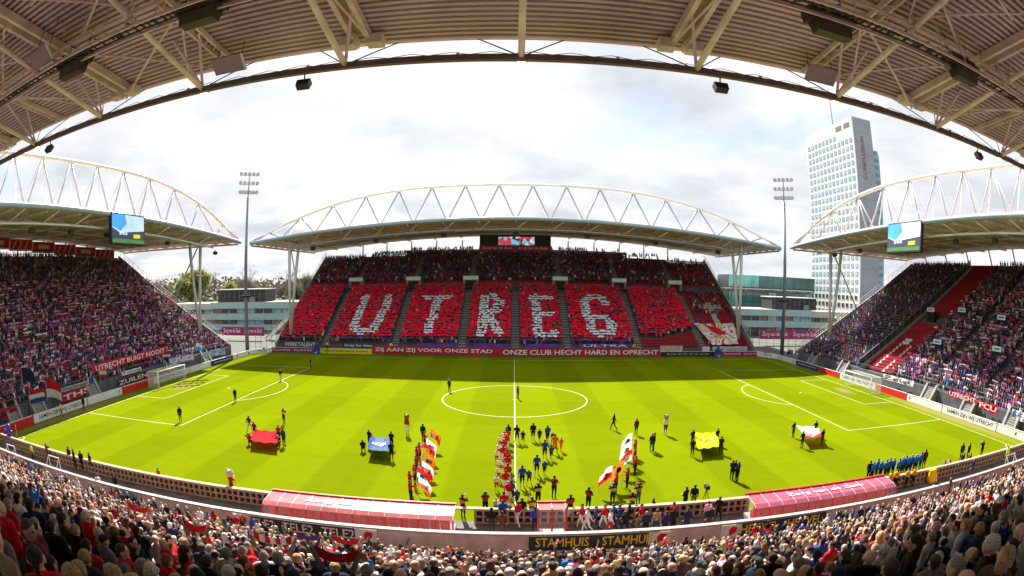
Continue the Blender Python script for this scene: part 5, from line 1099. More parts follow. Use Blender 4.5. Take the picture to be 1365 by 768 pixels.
# flag bearers with the small flags
for i, (u, v) in enumerate(((565.6, 575.5), (558.7, 589.2), (555.2, 594.6), (554.3, 607.4), (551.6, 619.2), (545.6, 627.4), (546.1, 640.2))):
    pp(u, v, 'red', 'navy', 'flag bearer in red top, %s from the white canopied dugout' % ORD[6-i], 1.7, arms='one_up', rot=-.9, group='flag bearers on the white dugout side'); q = at('z', 1.7, u, v)
    waved_flag((q[0]+.35, q[1]+.25, 0), 2.0, 1.15, .85, (['orange', 'orange'], ['white', 'red'], ['red', 'white'], ['white', 'orange'], ['orange', 'red'], ['white', 'white'], ['red', 'orange'])[(i+4) % 7], 'flag with crest carried by the %s bearer from the white canopied dugout' % ORD[6-i], d=(.85, -.55, 0), group='flags carried on the white dugout side', lean=.3, droop=.7, emblem='white' if i % 2 == 0 else 'bright_blue')
for i, (u, v) in enumerate(((847.7, 585.4), (847.2, 597), (848.2, 607.7), (837.7, 623), (822.3, 630.8))):
    pp(u, v, 'red', 'black', 'flag bearer in red top, %s from the low wall on the tower side' % ORD[4-i], 1.7, arms='one_up', rot=.9, group='flag bearers on the tower side'); q = at('z', 1.7, u, v)
    waved_flag((q[0]-.35, q[1]+.2, 0), 2.2, 1.05, .9, (['white', 'pink'], ['white', 'white'], ['red', 'white'], ['orange', 'orange'], ['white', 'red'])[i], 'large %s flag with crest carried in the row on the tower side' % ('white and pink', 'white', 'red and white', 'orange', 'white and red')[i], d=(-.85, -.4, 0), group='flags carried on the tower side', lean=-.05, droop=.65, emblem=('bright_blue', 'tan', 'white', 'navy', 'red')[i])
pp(563.4, 564.6, 'black', 'black', 'man in black behind the flag bearers on the white dugout side', 1.8)
pp(542, 556, 'red', 'white', 'costumed mascot with big orange lion head in red and white on the dugout side', 1.85, style='mascot', hairc='ginger', xcol='orange', shorts=True, group='costumed mascots'); pp(888.5, 556, 'white', 'maroon', 'costumed mascot with big pale orange head in white shirt and maroon trousers', 1.85, style='mascot', hairc='blond', shorts=True, group='costumed mascots')
pp(818.9, 550.8, 'black', 'black', 'man in black with yellow bib striding across the pitch', 1.8, legs='walk', rot=1.5, extra='bib', xcol='charcoal'); pp(849.2, 557.7, 'maroon', 'navy', 'woman in maroon top standing alone on the pitch', 1.72)
pp(873, 576.2, 'charcoal', 'navy', 'photographer in dark clothes with camera raised on the pitch', 1.8, arms='photo', rot=1.2); pp(870.3, 578, 'navy', 'jeans', 'man with red cap beside the raised camera on the pitch', 1.76, style='cap', xcol='red')
for u, v in ((978, 613), (981.7, 613.2), (985.7, 615.4)): pp(u, v, 'navy', 'black', 'one of three people in navy huddled together on the pitch', 1.7, arms='front', rot=random.uniform(-1, 1), group='huddle of three on the pitch')
# four sponsor sheets, each held at its corners
def sheet_flag(corners, z, colour, lab, tx=None, m_=None, bands=None, sag=.25, hold='crouch'):
    c = [np.array(at('z', z, *p)) for p in corners]; e = empty('banner', (sum(c)/4)*np.array((1, 1, 0)), lab, 'banner', 'sheets held flat over the pitch'); n = 12
    def S(a, b): return (c[0]*(1-a)+c[1]*a)*(1-b)+(c[3]*(1-a)+c[2]*a)*b-np.array((0, 0, sag*4*a*(1-a)*(.6+b*(1-b)*3)-.05*math.sin(a*15+b*3)-.04*math.sin(b*11+a*5)))
    def strip(b0, b1, mm, lift=0.0, nm='cloth'):
        V, F = [], []
        for i in range(n+1):
            for j in range(5): V.append(S(i/n, b0+(b1-b0)*j/4)+np.array((0, 0, lift)))
        for i in range(n):
            for j in range(4): F.append((5*i+j, 5*i+5+j, 5*i+6+j, 5*i+1+j))
        MB().add(V, F).build(nm, mm, e, True)
    if bands:
        for b0, b1, k in bands: strip(b0, b1, flagcloth(k))
    else: strip(0, 1, colour)
    if tx:
        V, F = TXT[tx]; lo, hi = V.min(0), V.max(0); b_ = MB(); b_.V = [tuple(S(.16+.68*(v[0]-lo[0])/(hi[0]-lo[0]), .62-.24*(v[1]-lo[1])/(hi[1]-lo[1]))+np.array((0, -.01, .11))) for v in V]; b_.F = F; b_.build('lettering', m_, e)
    return c
sheet_flag(((337, 571), (371, 573), (370, 590), (335, 586)), .95, translucent(M('sheet_red', (.50, .02, .035), rough=.9, spec=.05, var=.45, scale=1.2, bump=.5), (.6, .03, .05), .4), 'crumpled red and white sheet held by crouching helpers', sag=.3)
for u, v, lg, lab in ((337.8, 561.9, 'stand', 'helper in dark red holding the crumpled red sheet'), (370.3, 566.4, 'stand', 'helper in red holding the crumpled red sheet'), (331.9, 579.2, 'crouch', 'helper in red crouching at the crumpled red sheet'), (369.2, 581.5, 'crouch', 'fair haired helper crouching at the crumpled red sheet')): pp(u, v, 'red' if 'in red' in lab else 'maroon', 'black', lab, 1.7, arms='carry', legs=lg, hairc='blond' if 'fair' in lab else 'brown')
pp(330.9, 553.7, 'maroon', 'light_grey', 'person in maroon and pale trousers walking to the crumpled red sheet', 1.75, legs='walk'); pp(376.5, 570, 'blue', 'navy', 'man in blue jacket standing beside the crumpled red sheet', 1.82); pp(377, 544, 'navy', 'charcoal', 'photographer in navy with yellow bib behind the crumpled red sheet', 1.76, arms='photo', extra='bib', xcol='yellow')
sheet_flag(((494, 581), (519, 583), (518, 600), (490, 597)), 1.05, M('sheet_blue', (.006, .06, .28), rough=.7, spec=.15, var=.25, scale=.8), 'shiny blue sheet with white letters held by four helpers', 'POLYPIN', lt_w, sag=.22)
for u, v, lg in ((491.5, 572.4, 'stand'), (521, 574.6, 'stand'), (483.1, 587.7, 'crouch'), (520.6, 588.3, 'stand')): pp(u, v, 'black', 'black', 'helper in black at a corner of the shiny blue sheet', 1.7, arms='carry', legs=lg, group='helpers round the blue sheet')
sheet_flag(((926, 577), (957, 574.5), (958, 594.5), (929, 597)), 1.0, M('sheet_yellow', (.62, .50, .01), rough=.9, spec=.05, var=.12, scale=.8), 'bright yellow sheet with black letters held by four helpers', 'TOTO', lt_k, sag=.22)
for u, v, lg in ((924.6, 572.3, 'stand'), (924.6, 584.6, 'stand'), (957.4, 570.8, 'stand'), (962.6, 581.5, 'stand')): pp(u, v, 'black', 'charcoal', 'helper in black at a corner of the yellow sheet', 1.7, arms='carry', legs=lg, group='helpers round the yellow sheet')
sheet_flag(((1061, 567), (1089, 566), (1097, 581), (1072, 583)), 1.05, cloth('white'), 'white and red sheet stretched between four helpers', bands=((0, .45, 'white'), (.45, .7, 'light_grey'), (.7, 1, 'red')), sag=.3)
for u, v in ((1059.5, 561.8), (1088.8, 560.7), (1098.3, 571.4), (1071.6, 574.4)): pp(u, v, 'black', 'charcoal', 'helper in black pulling a corner of the white and red sheet', 1.72, arms='carry', group='helpers round the white and red sheet')
# lone figures on the grass
for u, v, lab, t in ((238.3, 541.5, 'figure in black at the corner of the penalty area before the home end', 'black'), (312.4, 517.5, 'figure in black standing on the penalty arc before the home end', 'black'), (373.5, 492.2, 'figure in dark top and pale trousers where the arc meets the shadow', 'navy'), (413.7, 477, 'figure in black in the shade by the far penalty corner', 'black'), (598.7, 504.9, 'figure in dark clothes on the edge of the centre circle', 'charcoal'), (690.5, 513.8, 'figure in purple top inside the centre circle', 'purple')): pp(u, v, t, 'light_grey' if 'pale' in lab else 'black', lab, 1.8, rot=random.uniform(0, 6))
pp(80, 536.8, 'yellow', 'navy', 'steward in yellow vest walking along the home end boards', 1.76, legs='walk', rot=-1.2); pp(109.8, 528, 'black', 'charcoal', 'man in black beside the white board of the home end', 1.82)
pp(40.4, 591, 'lime', 'black', 'steward in lime vest at the corner behind the low wall', 1.74, group='stewards in lime'); pp(60.4, 590.4, 'brown', 'brown', 'man in brown filming from the low wall by the home end corner', 1.78, arms='photo')
for i, (u, v) in enumerate(((90, 595), (96.4, 598), (106, 600.4), (117.8, 602.7))): pp(u, v, 'black', 'black', '%s of four men in black at the low wall, from the home end' % ORD[i], 1.78, group='four men in black at the low wall')
pp(210, 623.7, 'orange', 'white', 'child in orange bib with a dark pole at the touchline', 1.3); pp(305.7, 630.5, 'red', 'red', 'man dressed in red and white costume clapping on the touchline', 1.85, arms='clap', style='mascot', hairc='white')
pp(128.7, 631.8, 'white', 'white', 'person in white hooded coat in the lane behind the low wall', 1.7, extra='hood'); pp(151.8, 634.5, 'black', 'black', 'man in black sitting low behind the tan wall', 1.6, legs='crouch')
z6 = lambda x, y: (1140+x/6.05, 570+y/6.05)
pp(*z6(130, 265), 'black', 'black', 'man in black at the dugout end of the blue row', 1.85, group='row of men by the pink dugout')
for i, (x, y) in enumerate(((157, 275), (192, 250), (222, 260), (262, 255), (290, 243), (322, 240), (365, 248), (395, 230), (420, 222), (442, 225), (467, 212), (495, 215), (511, 213), (543, 195))): pp(*z6(x, y), 'bright_blue', 'navy', 'man in bright blue jacket, %s in the row from the pink dugout' % ORD[i], 1.8, rot=.1+random.uniform(-.2, .2), hairc=random.choice(('brown', 'blond', 'dark brown', 'grey')), group='row of men in blue')
pp(*z6(577, 172), 'maroon', 'black', 'man in black and maroon at the end of the blue row', 1.88, group='row of men by the pink dugout')
for x, y in ((303, 345), (348, 332), (437, 325), (490, 312)): pp(*z6(x, y), 'yellow', 'black', 'steward in orange and yellow jacket behind the row of men in blue', 1.72, extra='bib', xcol='orange', arms='front', group='stewards in orange and yellow')
for x, y, t, lab in ((877, 120, 'charcoal', 'man in charcoal suit on the grass near the corner'), (930, 122, 'navy', 'man in navy top on the grass near the corner'), (1040, 100, 'black', 'photographer in black near the corner of the goal line')): pp(*z6(x, y), t, 'black', lab, 1.8, arms='photo' if 'photo' in lab else 'down')
for x, y, t in ((880, 212, 'black'), (935, 215, 'charcoal'), (728, 275, 'grey'), (767, 268, 'tan')): pp(*z6(x, y), t, 'black', 'photographer in %s crouching at the low wall near the corner' % t, 1.75, legs='crouch', arms='photo', group='photographers crouching near the corner')
pp(*z6(965, 250), 'navy', 'jeans', 'man in navy and jeans in the lane near the yellow sack', 1.7); pp(*z6(1240, 152), 'lime', 'black', 'steward in lime vest near the corner flag of the sunny stand', 1.75, group='stewards in lime'); pp(*z6(780, 395), 'charcoal', 'black', 'man in charcoal stepping along the pink wall', 1.75, legs='walk'); pp(*z6(665, 412), 'navy', 'black', 'man in navy hood leaning over the pink wall', 1.7, extra='hood', arms='carry')
# odds and ends beside the pitch
q = at('z', 0, *z6(610, 445)); e = empty('sack', (q[0], q[1], 0), 'bulging yellow sack standing against the low wall', 'sack'); rings = []
for z, r in ((0, .35), (.3, .48), (.7, .46), (1.0, .34), (1.15, .42)): rings.append([(q[0]+r*(1.2+.08*math.sin(3*a+z*4))*math.cos(a), q[1]+r*.8*math.sin(a), z) for a in np.linspace(0, 2*PI, 15)[:-1]])
MB().loft(rings).build('cloth', cloth('yellow'), e, True)
for u, v, lab in ((12, 597, 'home end corner'), (40, 602, 'home end corner')):
    pass
def kicker(u, v, lab):
    q = at('z', .1, u, v); e = empty('training_goal', (q[0], q[1], 0), lab, 'goal', 'small white frames behind the low wall'); b = MB()
    for s in (-1, 1): b.tube((q[0]+s*.9, q[1], 0), (q[0]+s*.9, q[1], 1.0), .05, n=6); b.tube((q[0]+s*.9, q[1], 1.0), (q[0]+s*.9, q[1]-.7, 0.05), .04, n=6)
    b.tube((q[0]-.95, q[1], 1.0), (q[0]+.95, q[1], 1.0), .05, n=6); b.build('tube_frame', white_paint, e)
kicker(17, 606, 'small white goal frame in the lane at the home end corner'); kicker(74, 622, 'small white goal frame in the lane beyond the four men in black'); kicker(1345, 618, 'small white goal frame in the lane near the sunny corner')
q = at('z', 0, 939.6, 672); e = empty('camera_tripod', q, 'black camera on tripod at the touchline', 'camera')
for a in (0, 2.1, 4.2): MB().tube((q[0]+.35*math.cos(a), q[1]+.35*math.sin(a), 0), (q[0], q[1], 1.1), .025, n=5).build('leg', dark_metal, e)
MB().box((q[0], q[1], 1.3), (.28, .5, .3)).build('camera_body', dark_metal, e); MB().tube((q[0], q[1]+.25, 1.3), (q[0], q[1]+.5, 1.3), .09, n=8).build('camera_barrel', dark_metal, e)
def blow_up(u, v, y, lab):
    q = at('y', y, u, v); e = empty('inflatable', (q[0], y, 0), lab, 'inflatable', 'blue inflatable figures'); rings = []
    for z, r in ((0, .9), (.25, .95), (.5, .45), (.9, .35), (1.3, .5), (1.7, .35), (2.0, .4), (2.3, .25)): rings.append([(q[0]+r*math.cos(a), y+r*.7*math.sin(a), z) for a in np.linspace(0, 2*PI, 13)[:-1]])
    MB().loft(rings).build('body', M('inflatable_blue', (.015, .04, .40), rough=.35, var=.15), e, True)
    for s in (-1, 1): MB().tube((q[0]+s*.3, y, 1.4), (q[0]+s*.95, y-.1, 1.65), .18, .12, n=8).build('arm', MATS['inflatable_blue'], e, True)
    MB().box((q[0], y-.68, .28), (.4, .08, .22)).build('badge', white_paint, e)
blow_up(422, 468, 37.6, 'blue inflatable figure between the magenta and yellow boards'); blow_up(957, 472, 37.6, 'blue inflatable figure with yellow head near the corner by the empty seats')
q = at('z', .5, 14, 588); blow_up(14, 588, q[1], 'blue inflatable figure at the corner flag of the home end')
for i, (u, v) in enumerate(((436, 455), (521, 456), (845, 458))): pp(u, v, 'lime', 'black', 'steward in lime jacket at the foot of an aisle of the far stand', 1.8, z0=.8, group='stewards in lime at the far stand')

# ================================================================== crowds
NPR = np.random.RandomState(11)
def low_figure(arms_up):
    V, F, Lb = [], [], []; n = 5
    def ring(cx, cy, z, rx, ry, lab):
        k = len(V)
        for i in range(n):
            a = 2*math.pi*i/n+.3; V.append((cx+rx*math.cos(a), cy+ry*math.sin(a), z)); Lb.append(lab(math.sin(a)) if callable(lab) else lab)
        return k
    def join(a, b):
        for i in range(n): F.append((a+i, a+(i+1) % n, b+(i+1) % n, b+i))
    r = [ring(0, 0, .8, .17, .12, TP), ring(0, 0, 1.3, .22, .14, TP), ring(0, -.01, 1.48, .10, .08, TP)]; join(r[0], r[1]); join(r[1], r[2])
    h = [ring(0, .01, 1.5, .055, .06, SK), ring(0, .01, 1.62, .085, .10, lambda s: SK if s > -.2 else HR), ring(0, -.005, 1.74, .075, .085, HR), ring(0, 0, 1.785, .02, .02, HR)]
    for i in range(3): join(h[i], h[i+1])
    for s in ((-1, 1) if arms_up else ()):
        k = len(V); p0, p1 = ((s*.2, 0, 1.40), (s*.27, .12, 1.85)) if arms_up else ((s*.22, 0, 1.40), (s*.20, .16, 1.02))
        for p_, w in ((p0, .06), (p1, .045)):
            for d in ((-w, 0, 0), (w, 0, 0), (0, w, 0)): V.append(tuple(np.array(p_)+d)); Lb.append(TP if p_ is p0 else SK)
        for i in range(3): F.append((k+i, k+(i+1) % 3, k+3+(i+1) % 3, k+3+i))
    return np.array(V), np.array(F), np.array(Lb)
LOW = [low_figure(False), low_figure(True)]
def pick(table, n):
    ks = list(table); w = np.array([table[k] for k in ks], float); return [ks[i] for i in NPR.choice(len(ks), n, p=w/w.sum())]
def crowd_mesh(name, protos, pos, face, which, tops, hairs, skins, sc, label, cat, parent=None):
    """one merged mesh of many small figures; pos (n,3); face = angle; colours per figure"""
    VV, FF, CC = [], [], []; off = 0; pos = np.asarray(pos); which = np.asarray(which)
    for w in range(len(protos)):
        m = which == w
        if not m.any(): continue
        V, F, Lb = protos[w]; p, a, s = pos[m], face[m], sc[m]; n = m.sum(); ca, sa = np.cos(a)[:, None], np.sin(a)[:, None]
        X = V[None, :, 0]*s[:, None]; Y = V[None, :, 1]*s[:, None]; Z = V[None, :, 2]*s[:, None]
        VV.append(np.stack([X*ca-Y*sa+p[:, :1], X*sa+Y*ca+p[:, 1:2], Z+p[:, 2:3]], -1).reshape(-1, 3))
        FF.append((F[None]+(np.arange(n)*len(V))[:, None, None]).reshape(-1, 4)+off); off += n*len(V)
        lut = np.stack([skins[m], hairs[m], tops[m], tops[m]*.4+.01, tops[m]*.2+.01, tops[m]], 1); CC.append(lut[np.arange(n)[:, None], Lb[None, :]].reshape(-1, 3))
    me = fast_mesh(name, np.concatenate(VV), np.concatenate(FF), np.concatenate(CC), smooth=True)
    return tag(link(name, me, CROWD_MAT), label, cat, kind='stuff')
def cols(table, keys): return np.array([table[k] for k in keys])
def jitter(c, a=.25): return np.clip(c*(1+NPR.uniform(-a, a, (len(c), 1))), 0, .9)
TOPS_DARK = {'black': 9, 'charcoal': 4, 'navy': 9, 'purple': 1.5, 'grey': 1.5, 'white': 1.0, 'red': 1.5, 'maroon': 1.5, 'brown': 1.2, 'blue': 1.0, 'light_grey': .7, 'yellow': .1, 'bright_blue': .3, 'orange': .12}
TOPS_HOME = {'black': 9, 'charcoal': 4, 'navy': 8, 'red': 1.0, 'maroon': 1.0, 'mauve': 1.5, 'pink': 1.2, 'purple': 1, 'white': 1.4, 'light_grey': 1, 'blue': .6, 'bright_blue': .25, 'grey': 1, 'magenta': .8, 'yellow': .08}
HAIRS = {'dark brown': 5, 'brown': 4, 'black': 2, 'grey': 3, 'blond': 2, 'white': 1}
def build_crowd(name, seats_, ang, tops, label, up_p=.25):
    n = len(seats_); pos = np.array(seats_); pos[:, :2] += NPR.uniform(-.09, .09, (n, 2)); which = (NPR.rand(n) < up_p).astype(int)
    return crowd_mesh(name, LOW, pos, ang+NPR.normal(0, .35, n), which, jitter(np.clip(cols(PAL, pick(tops, n))*np.array((1.35, 1.3, 1.4)), 0, .82), .3), jitter(cols(HAIR, pick(HAIRS, n))*np.array((.55, .55, .65)), .3), jitter(cols(SKIN, pick({'fair': 8, 'tanned': 3, 'dark': .6}, n))*np.array((.72, .72, .85)), .2), NPR.uniform(.92, 1.04, n), label, 'crowd'), pos, which
def slabs(name, centres, ax, up, w, h, colour, label, cat, bend=0.0, t=.012):
    """thin cards or scarves with thickness, merged"""
    n = len(centres); C_ = np.array(centres); ax, up = np.array(ax), np.array(up); w = np.broadcast_to(w, (n,))[:, None]; h = np.broadcast_to(h, (n,))[:, None]
    nr = np.cross(ax, up); q = [C_-ax*w-up*h, C_+ax*w-up*h, C_+ax*w+up*h, C_-ax*w+up*h]; V = np.stack(q+[v+nr*t for v in q], 1).reshape(-1, 3)
    F = np.array([(0, 1, 2, 3), (7, 6, 5, 4), (0, 4, 5, 1), (1, 5, 6, 2), (2, 6, 7, 3), (3, 7, 4, 0)]); FF = (F[None]+(np.arange(n)*8)[:, None, None]).reshape(-1, 4)
    return tag(link(name, fast_mesh(name, V, FF, np.repeat(np.array(colour), 8, 0)), CROWD_MAT), label, cat, kind='stuff')
def unit(v): return v/np.linalg.norm(v, axis=1, keepdims=True)
def rand_frames(n, ax0, up0, s):
    a = unit(np.array(ax0)[None]+NPR.normal(0, s, (n, 3))); u = np.array(up0)[None]+NPR.normal(0, s, (n, 3)); u = u-a*(a*u).sum(1, keepdims=True); return a, unit(u)
# ---- far stand
def near_aisle(x, A, w): return any(abs(x-a) < w for a in A)
cards, lower, upper, upseat = [], [], [], []
for k in range(1, 25):
    for x in np.arange(-53, 53.1, .5):
        if near_aisle(x, AISLE_L, 1.0): continue
        y, z = FY0+k*RD+.4, FZ0+k*RISE
        if x > 41.4:
            upseat.append((x, y, z))
            if NPR.rand() < (.10 if k < 14 else .35) and not (44 < x < 53 and k < 12): lower.append((x, y, z))
            continue
        if 26 < x < 41.4 and k < 4+max(0, (x-33)*.35): upseat.append((x, y, z)); continue
        lower.append((x, y, z))
        if k >= 2: cards.append((x, y-.12, z+1.78))
for k in range(28, 43):
    for x in np.arange(-53, 53.1, .5):
        if near_aisle(x, AISLE_U, .75): continue
        if k < 33 and near_aisle(x, AISLE_U, 2.2): continue
        y, z = FY0+k*RD+.4, FZ0+k*RISE; p_ = .96 if x < 18 else (.86 if x < 26 else (.72 if x < 40 else .42)); p_ = p_ if x > -45 else .85
        if k > 39 and x > 24: p_ *= .5
        if NPR.rand() < p_: upper.append((x, y, z))
        upseat.append((x, y, z))
for k in range(43, 48):
    for x in np.arange(-41, 41, .5):
        if abs(x) < (41 if k < 45 else 29) and not near_aisle(x, AISLE_U, .75) and NPR.rand() < (.9 if k < 46 and x < 20 else .4): upper.append((x, FY0+k*RD+.4-(.6 if k == 47 else 0), FZ0+min(k, 46)*RISE))
build_crowd('crowd', lower, math.pi, TOPS_DARK, 'spectators standing under the red cards in the far stand', .9)
build_crowd('crowd', upper, math.pi, TOPS_DARK, 'dark mass of spectators in the upper tier of the far stand', .06)
V, F, Cc = [], [], []
for (x, y, z) in upseat:
    n = len(V); V += [(x-.22, y+.1, z+.42), (x+.22, y+.1, z+.42), (x+.22, y+.28, z+.44), (x-.22, y+.28, z+.44), (x+.22, y+.33, z+.85), (x-.22, y+.33, z+.85)]; F += [(n, n+1, n+2, n+3), (n+3, n+2, n+4, n+5)]
    wht = 47.2 < x < 48.9 and y < FY0+20*RD or (44.5 < x < 51.5 and FY0+17*RD < y < FY0+19*RD); Cc += [(.6, .58, .58) if (wht and y > FY0+10*RD and x > 41) else (.33, .018, .028)]*6
me = fast_mesh('seat_rows', np.array(V)-origin(far), np.array(F), np.array(Cc)); o = link('seat_rows', me, CROWD_MAT, far); o['kind'] = 'stuff'
# card display: red cards with five white letters
zz5 = lambda x, y: on_far(450+x/2.954, 230+y/2.954, 1.5)[:2]
LET = {'U': [[(115, 490), (80, 560), (62, 605), (88, 632), (140, 622), (175, 560), (205, 490)]], 'T': [[(350, 492), (435, 492)], [(402, 492), (376, 560), (360, 630)]],
       'R': [[(580, 490), (576, 560), (562, 635)], [(580, 490), (615, 489), (641, 512), (622, 548), (588, 562)], [(592, 562), (636, 634)]],
       'E': [[(775, 490), (781, 560), (791, 638)], [(775, 490), (832, 494)], [(783, 560), (837, 556)], [(791, 638), (856, 636)]],
       'G': [[(1058, 522), (1040, 496), (1000, 490), (972, 510), (985, 570), (1000, 618), (1030, 638), (1075, 635), (1082, 602), (1056, 572), (1010, 574)]]}
segs = [(L_, zz5(*a), zz5(*b)) for L_, ss in LET.items() for s in ss for a, b in zip(s[:-1], s[1:])]
CA = np.array(cards); best = np.full(len(CA), 9.); which = np.array(['-']*len(CA))
for L_, a, b in segs:
    a, b = np.array(a), np.array(b); sc2 = np.array((1, 1.18)); P2 = (CA[:, :2]-a)*sc2; d = (b-a)*sc2; t = np.clip((P2@d)/(d@d), 0, 1); ds = np.linalg.norm(P2-t[:, None]*d, axis=1); m = ds < best; best[m] = ds[m]; which[m] = L_
let = best < 1.0
redm = ~let & (NPR.rand(len(CA)) < .86); n = redm.sum(); ax, up = rand_frames(n, (1, 0, 0), (0, .75, .66), .16)
slabs('red_cards', CA[redm]+NPR.normal(0, .09, (n, 3)), ax, up, NPR.uniform(.23, .36, n), NPR.uniform(.19, .30, n), np.array((.84, .004, .035))[None]*NPR.uniform(.75, 1.2, (n, 1)), 'thousands of red cards held up across the lower far stand', 'cards')
for L_ in 'UTREG':
    m = let & (which == L_) & (NPR.rand(len(CA)) < .95); n = m.sum(); ax, up = rand_frames(n, (1, 0, 0), (0, .75, .66), .14)
    slabs('white_cards', CA[m]+NPR.normal(0, .07, (n, 3))+np.array((0, -.02, .04)), ax, up, NPR.uniform(.22, .32, n), NPR.uniform(.19, .27, n), np.array((.82, .84, .92))[None]*NPR.uniform(.88, 1.05, (n, 1)), 'white cards forming the big letter %s in the red card display' % L_, 'cards')
# ---- home end and the stand opposite
def side_seats(sg, yr, rows, prob, aisles=()):
    S = []
    for k in rows:
        for y in np.arange(yr[0], yr[1], .5):
            if any(abs(y-a) < .55 for a in aisles) or NPR.rand() > (prob(y, k) if callable(prob) else prob): continue
            S.append((sg*(SX0+k*RD+.4), y, SZ0+k*SRISE))
    return S
def scarf_cloud(name, pos, up_mask, sg, colset, label, p_=.75):
    m = up_mask & (NPR.rand(len(pos)) < p_); C_ = pos[m]+np.array((-sg*.12, 0, 1.92)); n = len(C_); ax, up = rand_frames(n, (0, 1, 0), (0, 0, 1), .18)
    slabs(name, C_, ax, up, NPR.uniform(.28, .55, n), NPR.uniform(.055, .095, n), jitter(cols(PAL, pick(colset, n)), .25), label, 'scarves')
SCARF = {'pink': 6, 'red': 2.0, 'mauve': 2.2, 'white': 2.4, 'magenta': 2.0}
_, pos, wh = build_crowd('crowd', side_seats(-1, (-44, 30.6), range(0, 43), lambda y, k: 0 if k > 43.5-4.5*max(0, (y+8)/38)**2 else .95), -math.pi/2, TOPS_HOME, 'packed home supporters filling the end with the red panels', .40)
scarf_cloud('scarves', pos, (wh == 1) & (pos[:, 2] < 15.5), -1, SCARF, 'pink, red and white scarves held up all over the home end')
_, pos, wh = build_crowd('crowd', side_seats(1, (-44, 1.0), range(0, 43), lambda y, k: .96 if y < -2-(k-20)*.12 else .55, aisles=(-9, -21, -33)), math.pi/2, TOPS_HOME, 'sunlit supporters beside the empty red block', .34)
scarf_cloud('scarves', pos, (wh == 1) & (pos[:, 2] < 16), 1, SCARF, 'pink and red scarves held up in the sunlit stand beside the empty block')
build_crowd('crowd', side_seats(1, (9.9, 30.6), range(0, 43), .97), math.pi/2, TOPS_DARK, 'away supporters in dark clothes behind the tinted fence', .08)
S = [(x, y, 0) for x, y in ((59.5+NPR.uniform(-1.5, 8), 36+NPR.uniform(-4.5, 1.5)) for _ in range(36))]
build_crowd('crowd', S, math.pi*.8, TOPS_DARK, 'people standing behind the steel fence in the away corner', .2)

# ---- near stand: every seat; the 300 that show largest are people of their own, the others one mass
seats_n = []
NAISLE = (-30.5, -18.2, -6.2, 6.2, 18.2, 30.5)
for k in range(-2, 28):
    y = NY0-k*NRD-.35
    for i, x in enumerate(np.arange(-55, 55.1, .53)):
        x += (.26 if k % 2 else 0)
        if k < 0 and abs(x) < (7 if k == -1 else 13): continue
        if any(abs(x-a) < .5 for a in NAISLE) and NPR.rand() < .8: continue
        if NPR.rand() < .05: continue
        seats_n.append((x+NPR.uniform(-.14, .14), y+NPR.uniform(-.16, .16), max(NZ0-.25+k*NRISE, .0 if k < 0 else -9)))
seats_n = np.array(seats_n); hd = seats_n+np.array((0, 0, 1.63)); uv, th = to_px(hd)
ins = (uv[:, 0] > -45) & (uv[:, 0] < 1410) & (uv[:, 1] < 810) & (uv[:, 1] > 480) & (th < 1.45); seats_n, hd, uv = seats_n[ins], hd[ins], uv[ins]
dist = np.linalg.norm(hd-CAM, axis=1); ok = dist > 4.2; seats_n, hd, uv, dist = seats_n[ok], hd[ok], uv[ok], dist[ok]
vis = (uv[:, 0] > -12) & (uv[:, 0] < 1377) & (uv[:, 1] < 782); order = np.argsort(np.where(vis, dist, 999)); chosen = np.zeros(len(dist), bool); chosen[order[:228]] = True
STY = [('short', 'down', None), ('short', 'front', 'hood'), ('bald', 'down', None), ('receding', 'front', None), ('short', 'down', 'scarf'), ('long', 'front', None), ('curly', 'down', None), ('cap', 'front', None), ('bald', 'front', 'scarf'), ('short', 'one_up', None), ('ponytail', 'down', None), ('receding', 'clap', 'hood'), ('short', 'pocket', 'hood'), ('short', 'clap', None)]
STYW = np.array([9, 8, 3.0, 5, 4, 4, 2.5, 2.5, 1.5, 2.5, 2.5, 3, 6, 5.0]); STYW /= STYW.sum()
MESHES = [figure('spectator', vox=.0185, hairstyle=a, arms=b, extra=c, build=1.12 if i % 3 else 1.22) for i, (a, b, c) in enumerate(STY)]
TOPS_NEAR = {'black': 10, 'charcoal': 4, 'navy': 6, 'grey': 2, 'light_grey': 2.2, 'white': 3.4, 'red': 3.0, 'maroon': 1, 'brown': 1.6, 'tan': 1.2, 'blue': 1.0, 'olive': 1, 'pink': 1.6, 'bright_blue': .4, 'jeans': 1}
GARM = {'black': 'black jacket', 'charcoal': 'charcoal coat', 'navy': 'navy jacket', 'grey': 'grey sweater', 'light_grey': 'pale grey shirt', 'white': 'white shirt', 'red': 'red shirt', 'maroon': 'maroon jacket', 'brown': 'brown leather jacket', 'tan': 'tan coat', 'blue': 'blue jacket', 'olive': 'olive coat', 'pink': 'pink shirt', 'bright_blue': 'bright blue jacket', 'jeans': 'denim jacket'}
SAY = {'short': 'short %s hair', 'bald': 'bald head', 'receding': 'thinning %s hair', 'long': 'long %s hair', 'curly': 'curly %s hair', 'cap': '%s cap', 'ponytail': '%s ponytail'}
DO = {'down': 'arms down', 'front': 'hands clasped', 'one_up': 'one hand raised', 'clap': 'clapping', 'pocket': 'hands in pockets'}
HAIRN = {'dark brown': 6, 'brown': 5, 'grey': 3.6, 'white': 1.8, 'blond': 3.2, 'black': 1.5, 'ginger': .5}
